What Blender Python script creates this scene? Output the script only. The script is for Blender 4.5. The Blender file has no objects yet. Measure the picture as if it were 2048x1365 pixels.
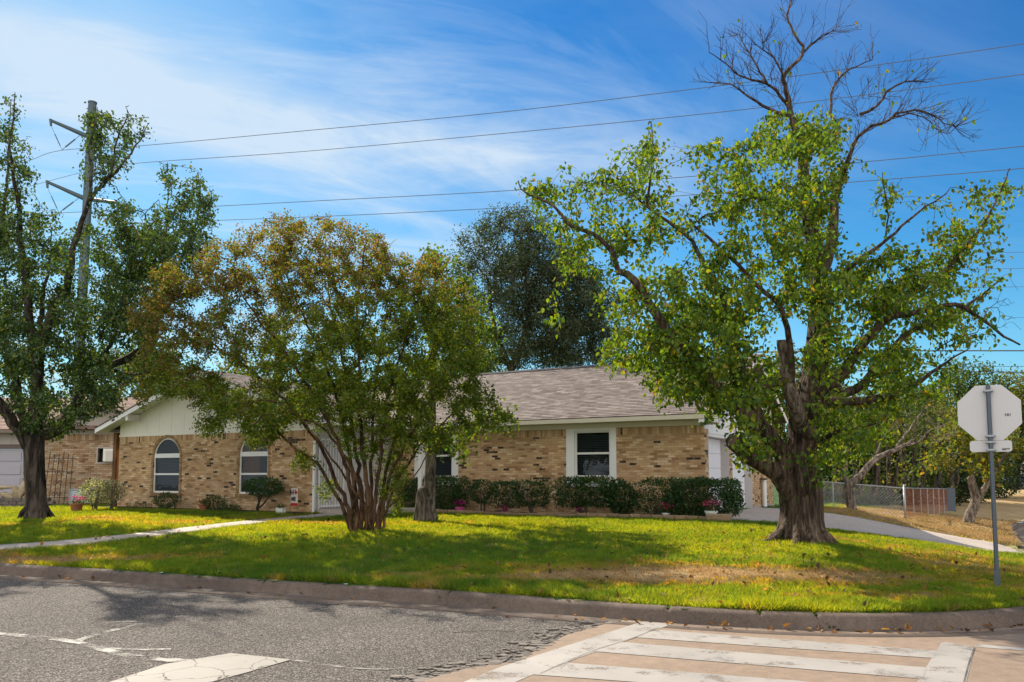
import bpy, bmesh, math, random
import numpy as np
from mathutils import Vector, Matrix

random.seed(7)
RNG = np.random.default_rng(11)
R = math.radians
scene = bpy.context.scene
COL = scene.collection

# ------------------------------------------------------------------ camera
FPX, CX, CY, PITCH, CAMZ = 1650.0, 1024.0, 816.5, R(4.83), 1.55
cam_d = bpy.data.cameras.new("camera")
cam = bpy.data.objects.new("camera", cam_d)
COL.objects.link(cam)
cam.location = (0, 0, CAMZ)
cam.rotation_euler = (R(90) + PITCH, 0, 0)
cam_d.sensor_width = 36.0
cam_d.lens = FPX / 2048 * 36
cam_d.shift_y = (CY - 682.5) / 2048
cam_d.clip_start, cam_d.clip_end = 0.1, 4000
scene.camera = cam

# ------------------------------------------------------------------ sun, sky, exposure
SUN_H = Vector((-0.50, 0.866)).normalized()
SUN_E = R(38.5)
to_sun = Vector((SUN_H.x * math.cos(SUN_E), SUN_H.y * math.cos(SUN_E), math.sin(SUN_E)))
sd = bpy.data.lights.new("sun", "SUN")
sd.energy, sd.angle, sd.color = 5.0, R(0.5), (1.0, 0.90, 0.74)
sun = bpy.data.objects.new("sun", sd)
COL.objects.link(sun)
sun.rotation_euler = to_sun.to_track_quat('Z', 'Y').to_euler()
scene.view_settings.view_transform = 'Standard'
scene.view_settings.look = 'None'
scene.view_settings.gamma = 1
scene.view_settings.exposure = 0.74
scene.cycles.max_bounces = 8
scene.cycles.transparent_max_bounces = 12
scene.cycles.use_denoising = True

W = bpy.data.worlds.new("World")
scene.world = W
W.use_nodes = True


class NT:
    """small helper for node trees"""
    def __init__(s, tree):
        s.t = tree
        tree.nodes.clear()

    def n(s, typ, _in=None, **kw):
        nd = s.t.nodes.new(typ)
        for k, v in kw.items():
            setattr(nd, k, v)
        for k, v in (_in or {}).items():
            if isinstance(v, bpy.types.NodeSocket):
                s.t.links.new(v, nd.inputs[k])
            else:
                nd.inputs[k].default_value = v
        return nd

    def math(s, op, a, b=0.0, c=None):
        d = {0: a, 1: b}
        if c is not None:
            d[2] = c
        return s.n('ShaderNodeMath', d, operation=op).outputs[0]

    def mix(s, f, a, b, bt='MIX'):
        nd = s.t.nodes.new('ShaderNodeMix')
        nd.data_type, nd.blend_type = 'RGBA', bt
        for k, v in ((0, f), (6, a), (7, b)):
            if isinstance(v, bpy.types.NodeSocket):
                s.t.links.new(v, nd.inputs[k])
            else:
                if k and len(v) == 3:
                    v = (*v, 1)
                nd.inputs[k].default_value = v
        return nd.outputs[2]

    def ramp(s, f, stops, interp='LINEAR'):
        nd = s.n('ShaderNodeValToRGB', {0: f})
        cr = nd.color_ramp
        cr.interpolation = interp
        while len(cr.elements) < len(stops):
            cr.elements.new(0.5)
        for e, (p, c) in zip(cr.elements, stops):
            e.position = p
            e.color = (c, c, c, 1) if isinstance(c, (int, float)) else (*c, 1)
        return nd.outputs[0]

    def noise(s, vec, scale, detail=4, rough=0.55, dist=0.0):
        d = {'Scale': scale, 'Detail': detail, 'Roughness': rough, 'Distortion': dist}
        if vec is not None:
            d['Vector'] = vec
        return s.n('ShaderNodeTexNoise', d).outputs[0]


def world_sky():
    w = NT(W.node_tree)
    sky = w.n('ShaderNodeTexSky', sky_type='NISHITA', sun_disc=False, sun_elevation=SUN_E,
              sun_rotation=math.atan2(SUN_H.x, SUN_H.y), altitude=100, air_density=1.0,
              dust_density=0.25, ozone_density=4.0)
    hs = w.n('ShaderNodeHueSaturation', {'Hue': 0.492, 'Saturation': 1.30, 'Value': 1.0, 'Color': sky.outputs[0]})
    tc = w.n('ShaderNodeTexCoord').outputs['Generated']
    sx = w.n('ShaderNodeSeparateXYZ', {0: tc})
    zz = w.math('ADD', w.math('MAXIMUM', sx.outputs[2], 0.0), 0.16)
    cx = w.math('DIVIDE', sx.outputs[0], zz)
    cy = w.math('DIVIDE', sx.outputs[1], zz)
    # streaks of high cloud running down to the right
    v = w.n('ShaderNodeCombineXYZ', {0: w.math('ADD', w.math('MULTIPLY', cx, 0.62), w.math('MULTIPLY', cy, 0.30)),
                                    1: w.math('SUBTRACT', w.math('MULTIPLY', cy, 1.05), w.math('MULTIPLY', cx, 0.55)), 2: 3.7}).outputs[0]
    big = w.ramp(w.noise(v, 0.85, 6, 0.52, 0.5), [(0.46, 0), (0.74, 1)])
    fine = w.ramp(w.noise(v, 2.6, 9, 0.62, 0.8), [(0.36, 0), (0.78, 1)])
    left = w.ramp(w.math('ADD', w.math('MULTIPLY', cx, -0.36), 0.42), [(0.1, 0.05), (0.72, 1)])
    # a broad bank high on the left
    dx = w.math('SUBTRACT', sx.outputs[0], -0.42)
    dz = w.math('SUBTRACT', sx.outputs[2], w.math('MULTIPLY_ADD', sx.outputs[0], -0.09, 0.368))
    e = w.math('ADD', w.math('POWER', w.math('MULTIPLY', dx, 2.7), 2.0), w.math('POWER', w.math('MULTIPLY', dz, 19.0), 2.0))
    bank = w.math('POWER', 2.718, w.math('MULTIPLY', e, -1.0))
    bank = w.math('MULTIPLY', bank, w.ramp(w.noise(v, 1.9, 9, 0.58, 0.7), [(0.28, 0.25), (0.66, 1)]))
    dz2 = w.math('SUBTRACT', sx.outputs[2], w.math('MULTIPLY_ADD', sx.outputs[0], -0.06, 0.372))
    e2 = w.math('ADD', w.math('POWER', w.math('MULTIPLY', w.math('SUBTRACT', sx.outputs[0], -0.02), 3.4), 2.0),
                w.math('POWER', w.math('MULTIPLY', dz2, 22.0), 2.0))
    bank2 = w.math('MULTIPLY', w.math('POWER', 2.718, w.math('MULTIPLY', e2, -1.0)), w.math('MULTIPLY', fine, 0.8))
    m = w.math('ADD', w.math('MULTIPLY', w.math('MULTIPLY', w.math('MULTIPLY_ADD', fine, 0.6, w.math('MULTIPLY', big, 0.5)), left), 0.42),
               w.math('ADD', w.math('MULTIPLY', bank, 0.85), bank2))
    veil = w.ramp(w.math('MULTIPLY_ADD', sx.outputs[0], -0.75, w.math('MULTIPLY_ADD', sx.outputs[2], -1.1, 0.55)), [(0.0, 0.01), (0.65, 0.40)])
    veil = w.math('MULTIPLY', veil, w.ramp(w.noise(v, 1.7, 7, 0.6, 1.0), [(0.30, 0.55), (0.70, 1.15)]))
    m = w.math('ADD', w.math('MULTIPLY', m, w.math('SUBTRACT', 1.0, w.math('MULTIPLY', veil, 0.6))), veil)
    wv = w.n('ShaderNodeCombineXYZ', {0: w.math('ADD', w.math('MULTIPLY', cx, 0.9), w.math('MULTIPLY', cy, 0.35)),
                                     1: w.math('SUBTRACT', w.math('MULTIPLY', cy, 2.6), w.math('MULTIPLY', cx, 1.1)), 2: 9.1}).outputs[0]
    wisp = w.ramp(w.noise(wv, 1.25, 10, 0.62, 1.3), [(0.47, 0), (0.78, 0.55)])
    wisp = w.math('MULTIPLY', wisp, w.ramp(w.math('MULTIPLY_ADD', sx.outputs[0], -1.3, w.math('MULTIPLY_ADD', sx.outputs[2], -0.5, 0.62)), [(0.0, 0.12), (0.6, 1)]))
    m = w.math('ADD', m, wisp)
    m = w.math('MINIMUM', w.math('MAXIMUM', m, 0.0), 0.9)
    # deeper blue away from the sun
    hi = w.ramp(w.math('MULTIPLY_ADD', sx.outputs[2], 1.9, w.math('MULTIPLY', sx.outputs[0], 0.32)), [(0.1, (1.0, 1.0, 1.0)), (0.95, (0.42, 0.62, 0.90))])
    blue = w.mix(1.0, hs.outputs[0], hi, 'MULTIPLY')
    blue = w.mix(1.0, blue, (0.27, 0.87, 0.82), 'MULTIPLY')
    hz = w.math('POWER', 2.718, w.math('MULTIPLY', w.math('MAXIMUM', sx.outputs[2], 0.0), -9.0))
    blue = w.mix(w.math('MULTIPLY', hz, 0.85), blue, (3.6, 4.9, 6.2))
    c = w.mix(m, blue, (4.2, 4.95, 5.7))
    # unseen bright cloud added behind the camera to lift the shaded sides
    rear_fill = w.ramp(w.math('MULTIPLY', sx.outputs[1], -1.0), [(0.0, 0), (0.35, 1)])
    rear_fill = w.math('MULTIPLY', rear_fill, w.ramp(w.noise(v, 1.2, 5, 0.55, 0.4), [(0.2, 0.72), (0.7, 1)]))
    c = w.mix(rear_fill, c, (10.2, 10.0, 9.7))
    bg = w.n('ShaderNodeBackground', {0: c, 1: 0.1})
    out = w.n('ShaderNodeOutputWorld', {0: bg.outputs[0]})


world_sky()


# ------------------------------------------------------------------ picking points from the photograph's perspective
def ray(px, py):
    xr, yr = (px - CX) / FPX, -(py - CY) / FPX
    c, s = math.cos(PITCH), math.sin(PITCH)
    return xr, c - yr * s, s + yr * c


def at(px, py, Y):
    a, b, c = ray(px, py)
    return Vector((a / b * Y, Y, CAMZ + c / b * Y))


def gnd(px, py, z=0.0):
    a, b, c = ray(px, py)
    t = (z - CAMZ) / c
    return Vector((a * t, b * t, z))


# house frame: front-right corner, u runs right along the front, v runs to the back
HP = Vector((5.13, 22.0))
HU = Vector((0.870, -0.493))
HV = Vector((0.493, 0.870))
HROT = math.atan2(-0.493, 0.870)
HZ = 0.50


def hx(a, b):
    return Vector((HP.x + a * HU.x + b * HV.x, HP.y + a * HU.y + b * HV.y))


def ha(px, b):
    k = (px - 1024) / 1656.0
    return (k * (HP.y + b * HV.y) - HP.x - b * HV.x) / (HU.x - k * HU.y)


# ------------------------------------------------------------------ object helpers
def tag(o, label=None, cat=None, group=None, kind=None):
    for k, v in (('label', label), ('category', cat), ('group', group), ('kind', kind)):
        if v:
            o[k] = v
    return o


def empty(name, loc=(0, 0, 0), rz=0.0, label=None, cat=None, group=None):
    o = bpy.data.objects.new(name, None)
    COL.objects.link(o)
    o.location, o.rotation_euler = loc, (0, 0, rz)
    o.empty_display_size = 0.1
    return tag(o, label, cat, group)


def link_mesh(name, me, mats, parent=None, smooth=False):
    o = bpy.data.objects.new(name, me)
    COL.objects.link(o)
    for m in (mats if isinstance(mats, (list, tuple)) else [mats]):
        me.materials.append(m)
    if parent is not None:
        o.parent = parent
    if smooth:
        me.polygons.foreach_set('use_smooth', [True] * len(me.polygons))
    return o


def np_obj(name, V, F, mats, parent=None, col=None, smooth=False, uv=None, mat_idx=None):
    """V (N,3), F (M,k) of constant k"""
    me = bpy.data.meshes.new(name)
    V = np.asarray(V, dtype=np.float32)
    F = np.asarray(F, dtype=np.int32)
    me.vertices.add(len(V))
    me.vertices.foreach_set('co', V.ravel())
    k = F.shape[1]
    me.loops.add(F.size)
    me.loops.foreach_set('vertex_index', F.ravel())
    me.polygons.add(len(F))
    me.polygons.foreach_set('loop_start', np.arange(0, F.size, k, dtype=np.int32))
    me.polygons.foreach_set('loop_total', np.full(len(F), k, dtype=np.int32))
    if mat_idx is not None:
        me.polygons.foreach_set('material_index', np.asarray(mat_idx, dtype=np.int32))
    me.update(calc_edges=True)
    if col is not None:
        at_ = me.attributes.new('Col', 'FLOAT_COLOR', 'POINT')
        c = np.ones((len(V), 4), dtype=np.float32)
        c[:, :3] = col
        at_.data.foreach_set('color', c.ravel())
    if uv is not None:
        l = me.uv_layers.new(name='UVMap')
        l.data.foreach_set('uv', np.asarray(uv, dtype=np.float32)[F.ravel()].ravel())
    me.validate()
    return link_mesh(name, me, mats, parent, smooth)


class MB:
    """collects boxes, prisms, tubes and lathes into one mesh; faces may carry uv, colour and material index"""
    def __init__(s):
        s.v, s.f, s.uv, s.c, s.m = [], [], [], [], []

    def face(s, pts, uv=None, col=(1, 1, 1), mi=0):
        i = len(s.v)
        s.v += [tuple(p) for p in pts]
        s.f.append(tuple(range(i, i + len(pts))))
        s.uv.append(uv or [(0, 0)] * len(pts))
        s.c.append(col)
        s.m.append(mi)

    def box(s, x0, x1, y0, y1, z0, z1, col=(1, 1, 1), mi=0, M=None):
        P = [Vector(p) for p in ((x0, y0, z0), (x1, y0, z0), (x1, y1, z0), (x0, y1, z0),
                                 (x0, y0, z1), (x1, y0, z1), (x1, y1, z1), (x0, y1, z1))]
        if M is not None:
            P = [M @ p for p in P]
        for q, (h, w_) in (((3, 2, 1, 0), 'xy'), ((4, 5, 6, 7), 'xy'), ((0, 1, 5, 4), 'xz'), ((2, 3, 7, 6), 'xz'),
                           ((1, 2, 6, 5), 'yz'), ((3, 0, 4, 7), 'yz')):
            ax = {'x': 0, 'y': 1, 'z': 2}
            s.face([P[k] for k in q], [(P[k][ax[h]], P[k][ax[w_]]) for k in q], col, mi)

    def prism(s, poly, d, mi=0, col=(1, 1, 1)):
        """poly: 3-D loop, d: extrusion vector"""
        poly = [Vector(p) for p in poly]
        d = Vector(d)
        s.face(poly, None, col, mi)
        s.face([p + d for p in reversed(poly)], None, col, mi)
        n = len(poly)
        for i in range(n):
            a, b = poly[i], poly[(i + 1) % n]
            s.face([b, a, a + d, b + d], None, col, mi)

    def tube(s, pts, rad, n=8, col=(1, 1, 1), mi=0, cap=True):
        V, F = tube_np([Vector(p) for p in pts], rad if hasattr(rad, '__len__') else [rad] * len(pts), n)
        i = len(s.v)
        s.v += [tuple(p) for p in V]
        for q in F:
            s.f.append(tuple(int(k) + i for k in q))
            s.uv.append([(0, 0)] * 4)
            s.c.append(col)
            s.m.append(mi)
        if cap:
            for ring in (range(n), range(len(V) - n, len(V))):
                s.face([V[k] for k in ring], None, col, mi)

    def lathe(s, prof, n=16, o=(0, 0, 0), col=(1, 1, 1), mi=0):
        for (r0, z0), (r1, z1) in zip(prof, prof[1:]):
            for k in range(n):
                a, b = 2 * math.pi * k / n, 2 * math.pi * (k + 1) / n
                P = [(o[0] + r * math.cos(t), o[1] + r * math.sin(t), o[2] + z) for r, t, z in
                     ((r0, a, z0), (r0, b, z0), (r1, b, z1), (r1, a, z1))]
                s.face(P, None, col, mi)

    def build(s, name, mats, parent=None, smooth=False, bevel=0.0):
        me = bpy.data.meshes.new(name)
        me.from_pydata(s.v, [], s.f)
        l = me.uv_layers.new(name='UVMap')
        l.data.foreach_set('uv', [x for u in s.uv for p in u for x in p])
        at_ = me.attributes.new('Col', 'FLOAT_COLOR', 'CORNER')
        at_.data.foreach_set('color', [x for f, c in zip(s.f, s.c) for _ in f for x in (*c, 1)])
        me.polygons.foreach_set('material_index', s.m)
        me.update()
        o = link_mesh(name, me, mats, parent)
        bm = bmesh.new()
        bm.from_mesh(me)
        bmesh.ops.remove_doubles(bm, verts=bm.verts, dist=1e-5)
        bmesh.ops.recalc_face_normals(bm, faces=bm.faces)
        bm.to_mesh(me)
        bm.free()
        if smooth:
            me.polygons.foreach_set('use_smooth', [True] * len(me.polygons))
        if bevel:
            b = o.modifiers.new('bevel', 'BEVEL')
            b.width, b.segments, b.limit_method = bevel, 2, 'ANGLE'
        return o


def tube_np(pts, rad, n, noise=0.0, twist=0.0, rng=None):
    k = len(pts)
    P = np.array([tuple(p) for p in pts])
    T = np.zeros_like(P)
    T[1:-1] = P[2:] - P[:-2]
    T[0], T[-1] = P[1] - P[0], P[-1] - P[-2]
    T /= np.linalg.norm(T, axis=1)[:, None] + 1e-9
    ref = np.array([1.0, 0.2, 0.1]) if abs(T[0][0]) < 0.8 else np.array([0.1, 1.0, 0.2])
    x = np.cross(T[0], ref)
    x /= np.linalg.norm(x)
    ang = np.arange(n) * 2 * math.pi / n
    V = np.zeros((k, n, 3))
    for i in range(k):
        x = x - T[i] * x.dot(T[i])
        x /= np.linalg.norm(x) + 1e-9
        y = np.cross(T[i], x)
        r = rad[i]
        rr = np.full(n, r)
        if noise:
            rr = r * (1 + noise * np.sin(ang * 5 + i * 0.13) * 0.5 + noise * np.sin(ang * 9 + 1.3 + i * 0.21) * 0.5 + noise * np.sin(ang * 2 + 0.7))
        V[i] = P[i] + np.outer(np.cos(ang) * rr, x) + np.outer(np.sin(ang) * rr, y)
    idx = np.arange(k * n).reshape(k, n)
    a, b = idx[:-1], idx[1:]
    F = np.stack([a, np.roll(a, -1, 1), np.roll(b, -1, 1), b], -1).reshape(-1, 4)
    return V.reshape(-1, 3), F


# ------------------------------------------------------------------ materials
MATS = {}


def mat(name):
    m = bpy.data.materials.new(name)
    m.use_nodes = True
    MATS[name] = m
    return m, NT(m.node_tree)


def finish(w, bsdf, disp=None):
    out = w.n('ShaderNodeOutputMaterial', {0: bsdf})
    return out


def plain(name, c, rough=0.6, var=0.12, scale=6.0, metal=0.0, bump=0.0, bscale=40.0, spec=0.4):
    """painted or moulded surface with slight mottling and grain"""
    m, w = mat(name)
    tc = w.n('ShaderNodeTexCoord').outputs['Object']
    nz = w.noise(tc, scale, 6, 0.6)
    col = w.mix(nz, tuple(x * (1 - var) for x in c), tuple(min(1, x * (1 + var)) for x in c))
    d = {'Base Color': col, 'Roughness': w.math('MULTIPLY_ADD', nz, 0.15, rough - 0.07), 'Metallic': metal, 'Specular IOR Level': spec}
    if bump:
        d['Normal'] = w.n('ShaderNodeBump', {'Strength': bump, 'Distance': 0.01, 'Height': w.noise(tc, bscale, 4, 0.6)}).outputs[0]
    finish(w, w.n('ShaderNodeBsdfPrincipled', d).outputs[0])
    return m


def brick_mat(name, tones, dark, dark_amt, bw, bh, mortar=(0.30, 0.255, 0.20), soldier=None):
    """running-bond brick from uv in metres; every brick its own tone, some clusters burnt dark; a soldier course above v=soldier"""
    m, w = mat(name)
    uv = w.n('ShaderNodeUVMap').outputs[0]
    s = w.n('ShaderNodeSeparateXYZ', {0: uv})
    u, v = s.outputs[0], s.outputs[1]
    def cells(U, Vv, W_, H_, off):
        row = w.math('FLOOR', w.math('DIVIDE', Vv, H_))
        uu = w.math('ADD', w.math('DIVIDE', U, W_), w.math('MULTIPLY', w.math('MODULO', w.math('ABSOLUTE', row), 2.0), off))
        col = w.math('FLOOR', uu)
        fu = w.math('SUBTRACT', uu, col)
        fv = w.math('SUBTRACT', w.math('DIVIDE', Vv, H_), row)
        mu, mv = 0.0065 / W_, 0.0065 / H_
        eu = w.math('MINIMUM', fu, w.math('SUBTRACT', 1.0, fu))
        ev = w.math('MINIMUM', fv, w.math('SUBTRACT', 1.0, fv))
        e = w.math('MINIMUM', w.math('DIVIDE', eu, mu), w.math('DIVIDE', ev, mv))
        return row, col, e
    r1, c1, e1 = cells(u, v, bw, bh, 0.5)
    row, colm, e = r1, c1, e1
    if soldier is not None:
        r2, c2, e2 = cells(u, w.math('SUBTRACT', v, soldier), bh, bw, 0.0)
        r2 = w.math('ADD', r2, 900.0)
        sel = w.math('GREATER_THAN', v, soldier)
        def pick(a, b):
            return w.math('ADD', w.math('MULTIPLY', a, w.math('SUBTRACT', 1.0, sel)), w.math('MULTIPLY', b, sel))
        row, colm, e = pick(r1, r2), pick(c1, c2), pick(e1, e2)
    cell = w.n('ShaderNodeCombineXYZ', {0: colm, 1: row, 2: 0.0}).outputs[0]
    rnd = w.n('ShaderNodeTexWhiteNoise', {0: cell}, noise_dimensions='3D')
    rnd2 = w.n('ShaderNodeTexWhiteNoise', {0: w.n('ShaderNodeCombineXYZ', {0: row, 1: colm, 2: 7.3}).outputs[0]}, noise_dimensions='3D')
    n_ = len(tones)
    base = w.ramp(rnd.outputs[0], [((i + 0.5) / n_, t) for i, t in enumerate(tones)])
    base = w.mix(w.math('MULTIPLY', w.noise(uv, 60, 6, 0.7), 0.35), base, tuple(x * 0.45 for x in tones[0]))
    big = w.noise(uv, 0.7, 3, 0.5)
    base = w.mix(1.0, base, w.ramp(big, [(0.3, 0.82), (0.7, 1.12)]), 'MULTIPLY')
    clus = w.noise(w.n('ShaderNodeCombineXYZ', {0: w.math('MULTIPLY', colm, 0.35), 1: w.math('MULTIPLY', row, 0.30), 2: 0.0}).outputs[0], 1.0, 2, 0.5)
    dk = w.math('GREATER_THAN', w.math('ADD', rnd2.outputs[0], w.math('MULTIPLY', w.math('SUBTRACT', clus, 0.5), 2.2)), 1.0 - dark_amt + 0.1)
    # burnt bricks are mottled: black over part of the brick
    dkm = w.math('MULTIPLY', dk, w.ramp(w.noise(uv, 11, 4, 0.7), [(0.30, 0.35), (0.5, 1)]))
    base = w.mix(dkm, base, dark)
    mm = w.ramp(e, [(0.45, 1), (1.0, 0)])
    mort = w.mix(w.noise(uv, 35, 4, 0.6), tuple(x * 0.75 for x in mortar), tuple(x * 1.2 for x in mortar))
    c = w.mix(mm, base, mort)
    hgt = w.math('ADD', w.math('MULTIPLY', w.math('SUBTRACT', 1.0, mm), 1.0), w.math('MULTIPLY', w.noise(uv, 90, 4, 0.7), 0.5))
    nm = w.n('ShaderNodeBump', {'Strength': 0.8, 'Distance': 0.008, 'Height': hgt}).outputs[0]
    finish(w, w.n('ShaderNodeBsdfPrincipled', {'Base Color': c, 'Roughness': 0.88, 'Normal': nm, 'Specular IOR Level': 0.25}).outputs[0])
    return m


def leaf_mat(name, trans=0.45, gloss=0.10, rough=0.42, tint=(1.55, 1.45, 0.55)):
    """leaf blade: colour attribute per leaf, light passes through it"""
    m, w = mat(name)
    a = w.n('ShaderNodeAttribute', attribute_name='Col').outputs['Color']
    tc = w.n('ShaderNodeTexCoord').outputs['Object']
    c = w.mix(1.0, a, w.ramp(w.noise(tc, 25, 2, 0.5), [(0.3, 0.8), (0.7, 1.2)]), 'MULTIPLY')
    df = w.n('ShaderNodeBsdfDiffuse', {0: c}).outputs[0]
    ct = w.mix(1.0, c, tint, 'MULTIPLY')
    tr = w.n('ShaderNodeBsdfTranslucent', {0: ct}).outputs[0]
    sh = w.n('ShaderNodeMixShader', {0: trans, 1: df, 2: tr}).outputs[0]
    gl = w.n('ShaderNodeBsdfGlossy', {0: (0.5, 0.55, 0.55, 1), 1: rough}).outputs[0]
    sh = w.n('ShaderNodeMixShader', {0: gloss * 0.5, 1: sh, 2: gl}).outputs[0]
    finish(w, sh)
    return m


def bark_mat(name, c0, c1, scale=9.0, stretch=0.16, bump=1.0, rough=0.9):
    m, w = mat(name)
    tc = w.n('ShaderNodeTexCoord').outputs['Object']
    mp = w.n('ShaderNodeMapping', {0: tc}, vector_type='POINT')
    mp.inputs['Scale'].default_value = (1, 1, stretch)
    nz = w.noise(mp.outputs[0], scale, 8, 0.65, 0.6)
    fine = w.noise(tc, scale * 6, 5, 0.7)
    pat = w.noise(tc, 1.4, 3, 0.5)
    c = w.ramp(nz, [(0.38, tuple(x * 0.25 for x in c0)), (0.49, c0), (0.64, c1)])
    c = w.mix(1.0, c, w.ramp(fine, [(0.3, 0.7), (0.7, 1.2)]), 'MULTIPLY')
    c = w.mix(1.0, c, w.ramp(pat, [(0.35, 0.75), (0.65, 1.2)]), 'MULTIPLY')
    nm = w.n('ShaderNodeBump', {'Strength': bump, 'Distance': 0.05, 'Height': w.math('ADD', nz, w.math('MULTIPLY', fine, 0.25))}).outputs[0]
    finish(w, w.n('ShaderNodeBsdfPrincipled', {'Base Color': c, 'Roughness': rough, 'Normal': nm, 'Specular IOR Level': 0.2}).outputs[0])
    return m


def concrete_mat(name, c, grain=120, stain=0.35, bump=0.35):
    m, w = mat(name)
    tc = w.n('ShaderNodeTexCoord').outputs['Object']
    a = w.noise(tc, 0.8, 6, 0.6, 0.4)
    b = w.noise(tc, grain, 4, 0.7)
    k = w.noise(tc, 9, 8, 0.7)
    col = w.mix(a, tuple(x * (1 - stain) for x in c), tuple(x * (1 + stain * 0.5) for x in c))
    col = w.mix(1.0, col, w.ramp(b, [(0.3, 0.72), (0.7, 1.25)]), 'MULTIPLY')
    col = w.mix(1.0, col, w.ramp(k, [(0.3, 0.8), (0.7, 1.15)]), 'MULTIPLY')
    nm = w.n('ShaderNodeBump', {'Strength': bump, 'Distance': 0.006, 'Height': b}).outputs[0]
    finish(w, w.n('ShaderNodeBsdfPrincipled', {'Base Color': col, 'Roughness': 0.85, 'Normal': nm, 'Specular IOR Level': 0.3}).outputs[0])
    return m


def asphalt_mat():
    m, w = mat('asphalt')
    tc = w.n('ShaderNodeTexCoord').outputs['Object']
    vor = w.n('ShaderNodeTexVoronoi', {'Vector': tc, 'Scale': 92.0}, feature='F1')
    st = w.n('ShaderNodeTexWhiteNoise', {0: vor.outputs['Color']}, noise_dimensions='3D').outputs[0]
    c = w.ramp(st, [(0.0, (0.03, 0.026, 0.023)), (0.40, (0.085, 0.074, 0.066)), (0.75, (0.155, 0.134, 0.119)), (1.0, (0.34, 0.30, 0.27))])
    big = w.noise(tc, 0.5, 6, 0.6, 0.5)
    c = w.mix(1.0, c, w.ramp(big, [(0.3, 0.8), (0.7, 1.18)]), 'MULTIPLY')
    # fine cracks
    cr = w.n('ShaderNodeTexVoronoi', {'Vector': w.mix(0.12, tc, w.n('ShaderNodeTexNoise', {'Vector': tc, 'Scale': 2.0, 'Detail': 5.0}).outputs[1]), 'Scale': 0.9}, feature='DISTANCE_TO_EDGE').outputs[0]
    crk = w.ramp(cr, [(0.0, 1), (0.010, 0)])
    crk = w.math('MULTIPLY', crk, w.ramp(w.noise(tc, 0.35, 2), [(0.55, 0), (0.62, 1)]))
    c = w.mix(w.math('MULTIPLY', crk, 0.8), c, (0.03, 0.028, 0.026))
    nm = w.n('ShaderNodeBump', {'Strength': 0.9, 'Distance': 0.012, 'Height': w.math('SUBTRACT', 1.0, vor.outputs['Distance'])}).outputs[0]
    finish(w, w.n('ShaderNodeBsdfPrincipled', {'Base Color': c, 'Roughness': 0.85, 'Normal': nm, 'Specular IOR Level': 0.12}).outputs[0])
    return m


def paint_mat(name, c, wear, crack=True):
    """road paint, worn through to what lies under it where the noise is low"""
    m, w = mat(name)
    tc = w.n('ShaderNodeTexCoord').outputs['Object']
    a = w.noise(tc, 3.0, 8, 0.7)
    b = w.noise(tc, 60, 4, 0.7)
    col = w.mix(w.math('MULTIPLY', b, 0.6), c, tuple(x * 0.6 for x in c))
    lo = w.noise(tc, 1.1, 4, 0.6)
    col = w.mix(1.0, col, w.ramp(lo, [(0.3, 0.78), (0.7, 1.06)]), 'MULTIPLY')
    alpha = w.ramp(w.math('ADD', w.math('MULTIPLY', a, 0.75), w.math('MULTIPLY', b, 0.35)), [(wear - 0.05, 0), (wear + 0.06, 1)])
    if crack:
        v = w.n('ShaderNodeTexVoronoi', {'Vector': w.mix(0.2, tc, w.n('ShaderNodeTexNoise', {'Vector': tc, 'Scale': 3.0, 'Detail': 5.0}).outputs[1]), 'Scale': 3.0}, feature='DISTANCE_TO_EDGE').outputs[0]
        alpha = w.math('MULTIPLY', alpha, w.ramp(v, [(0.004, 0.25), (0.011, 1)]))
    bs = w.n('ShaderNodeBsdfPrincipled', {'Base Color': col, 'Roughness': 0.7, 'Alpha': alpha}).outputs[0]
    finish(w, bs)
    return m


def col_mat(name, rough=0.85, bump=0.4, bscale=60.0, spec=0.3, grain=0.25):
    """material that takes its colour from the Col attribute, with grain"""
    m, w = mat(name)
    a = w.n('ShaderNodeAttribute', attribute_name='Col').outputs['Color']
    tc = w.n('ShaderNodeTexCoord').outputs['Object']
    nz = w.noise(tc, bscale, 5, 0.7)
    c = w.mix(1.0, a, w.ramp(nz, [(0.3, 1 - grain), (0.7, 1 + grain)]), 'MULTIPLY')
    nm = w.n('ShaderNodeBump', {'Strength': bump, 'Distance': 0.01, 'Height': nz}).outputs[0]
    finish(w, w.n('ShaderNodeBsdfPrincipled', {'Base Color': c, 'Roughness': rough, 'Normal': nm, 'Specular IOR Level': spec}).outputs[0])
    return m


def glass_mat():
    m, w = mat('window_glass')
    fr = w.n('ShaderNodeFresnel', {0: 1.6}).outputs[0]
    tr = w.n('ShaderNodeBsdfTransparent', {0: (0.42, 0.47, 0.5, 1)}).outputs[0]
    tc = w.n('ShaderNodeTexCoord').outputs['Object']
    nm = w.n('ShaderNodeBump', {'Strength': 0.04, 'Distance': 0.05, 'Height': w.noise(tc, 3, 2)}).outputs[0]
    gl = w.n('ShaderNodeBsdfGlossy', {0: (0.9, 0.95, 1, 1), 1: 0.03, 'Normal': nm}).outputs[0]
    finish(w, w.n('ShaderNodeMixShader', {0: w.math('MULTIPLY_ADD', fr, 0.5, 0.0), 1: tr, 2: gl}).outputs[0])
    return m


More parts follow.
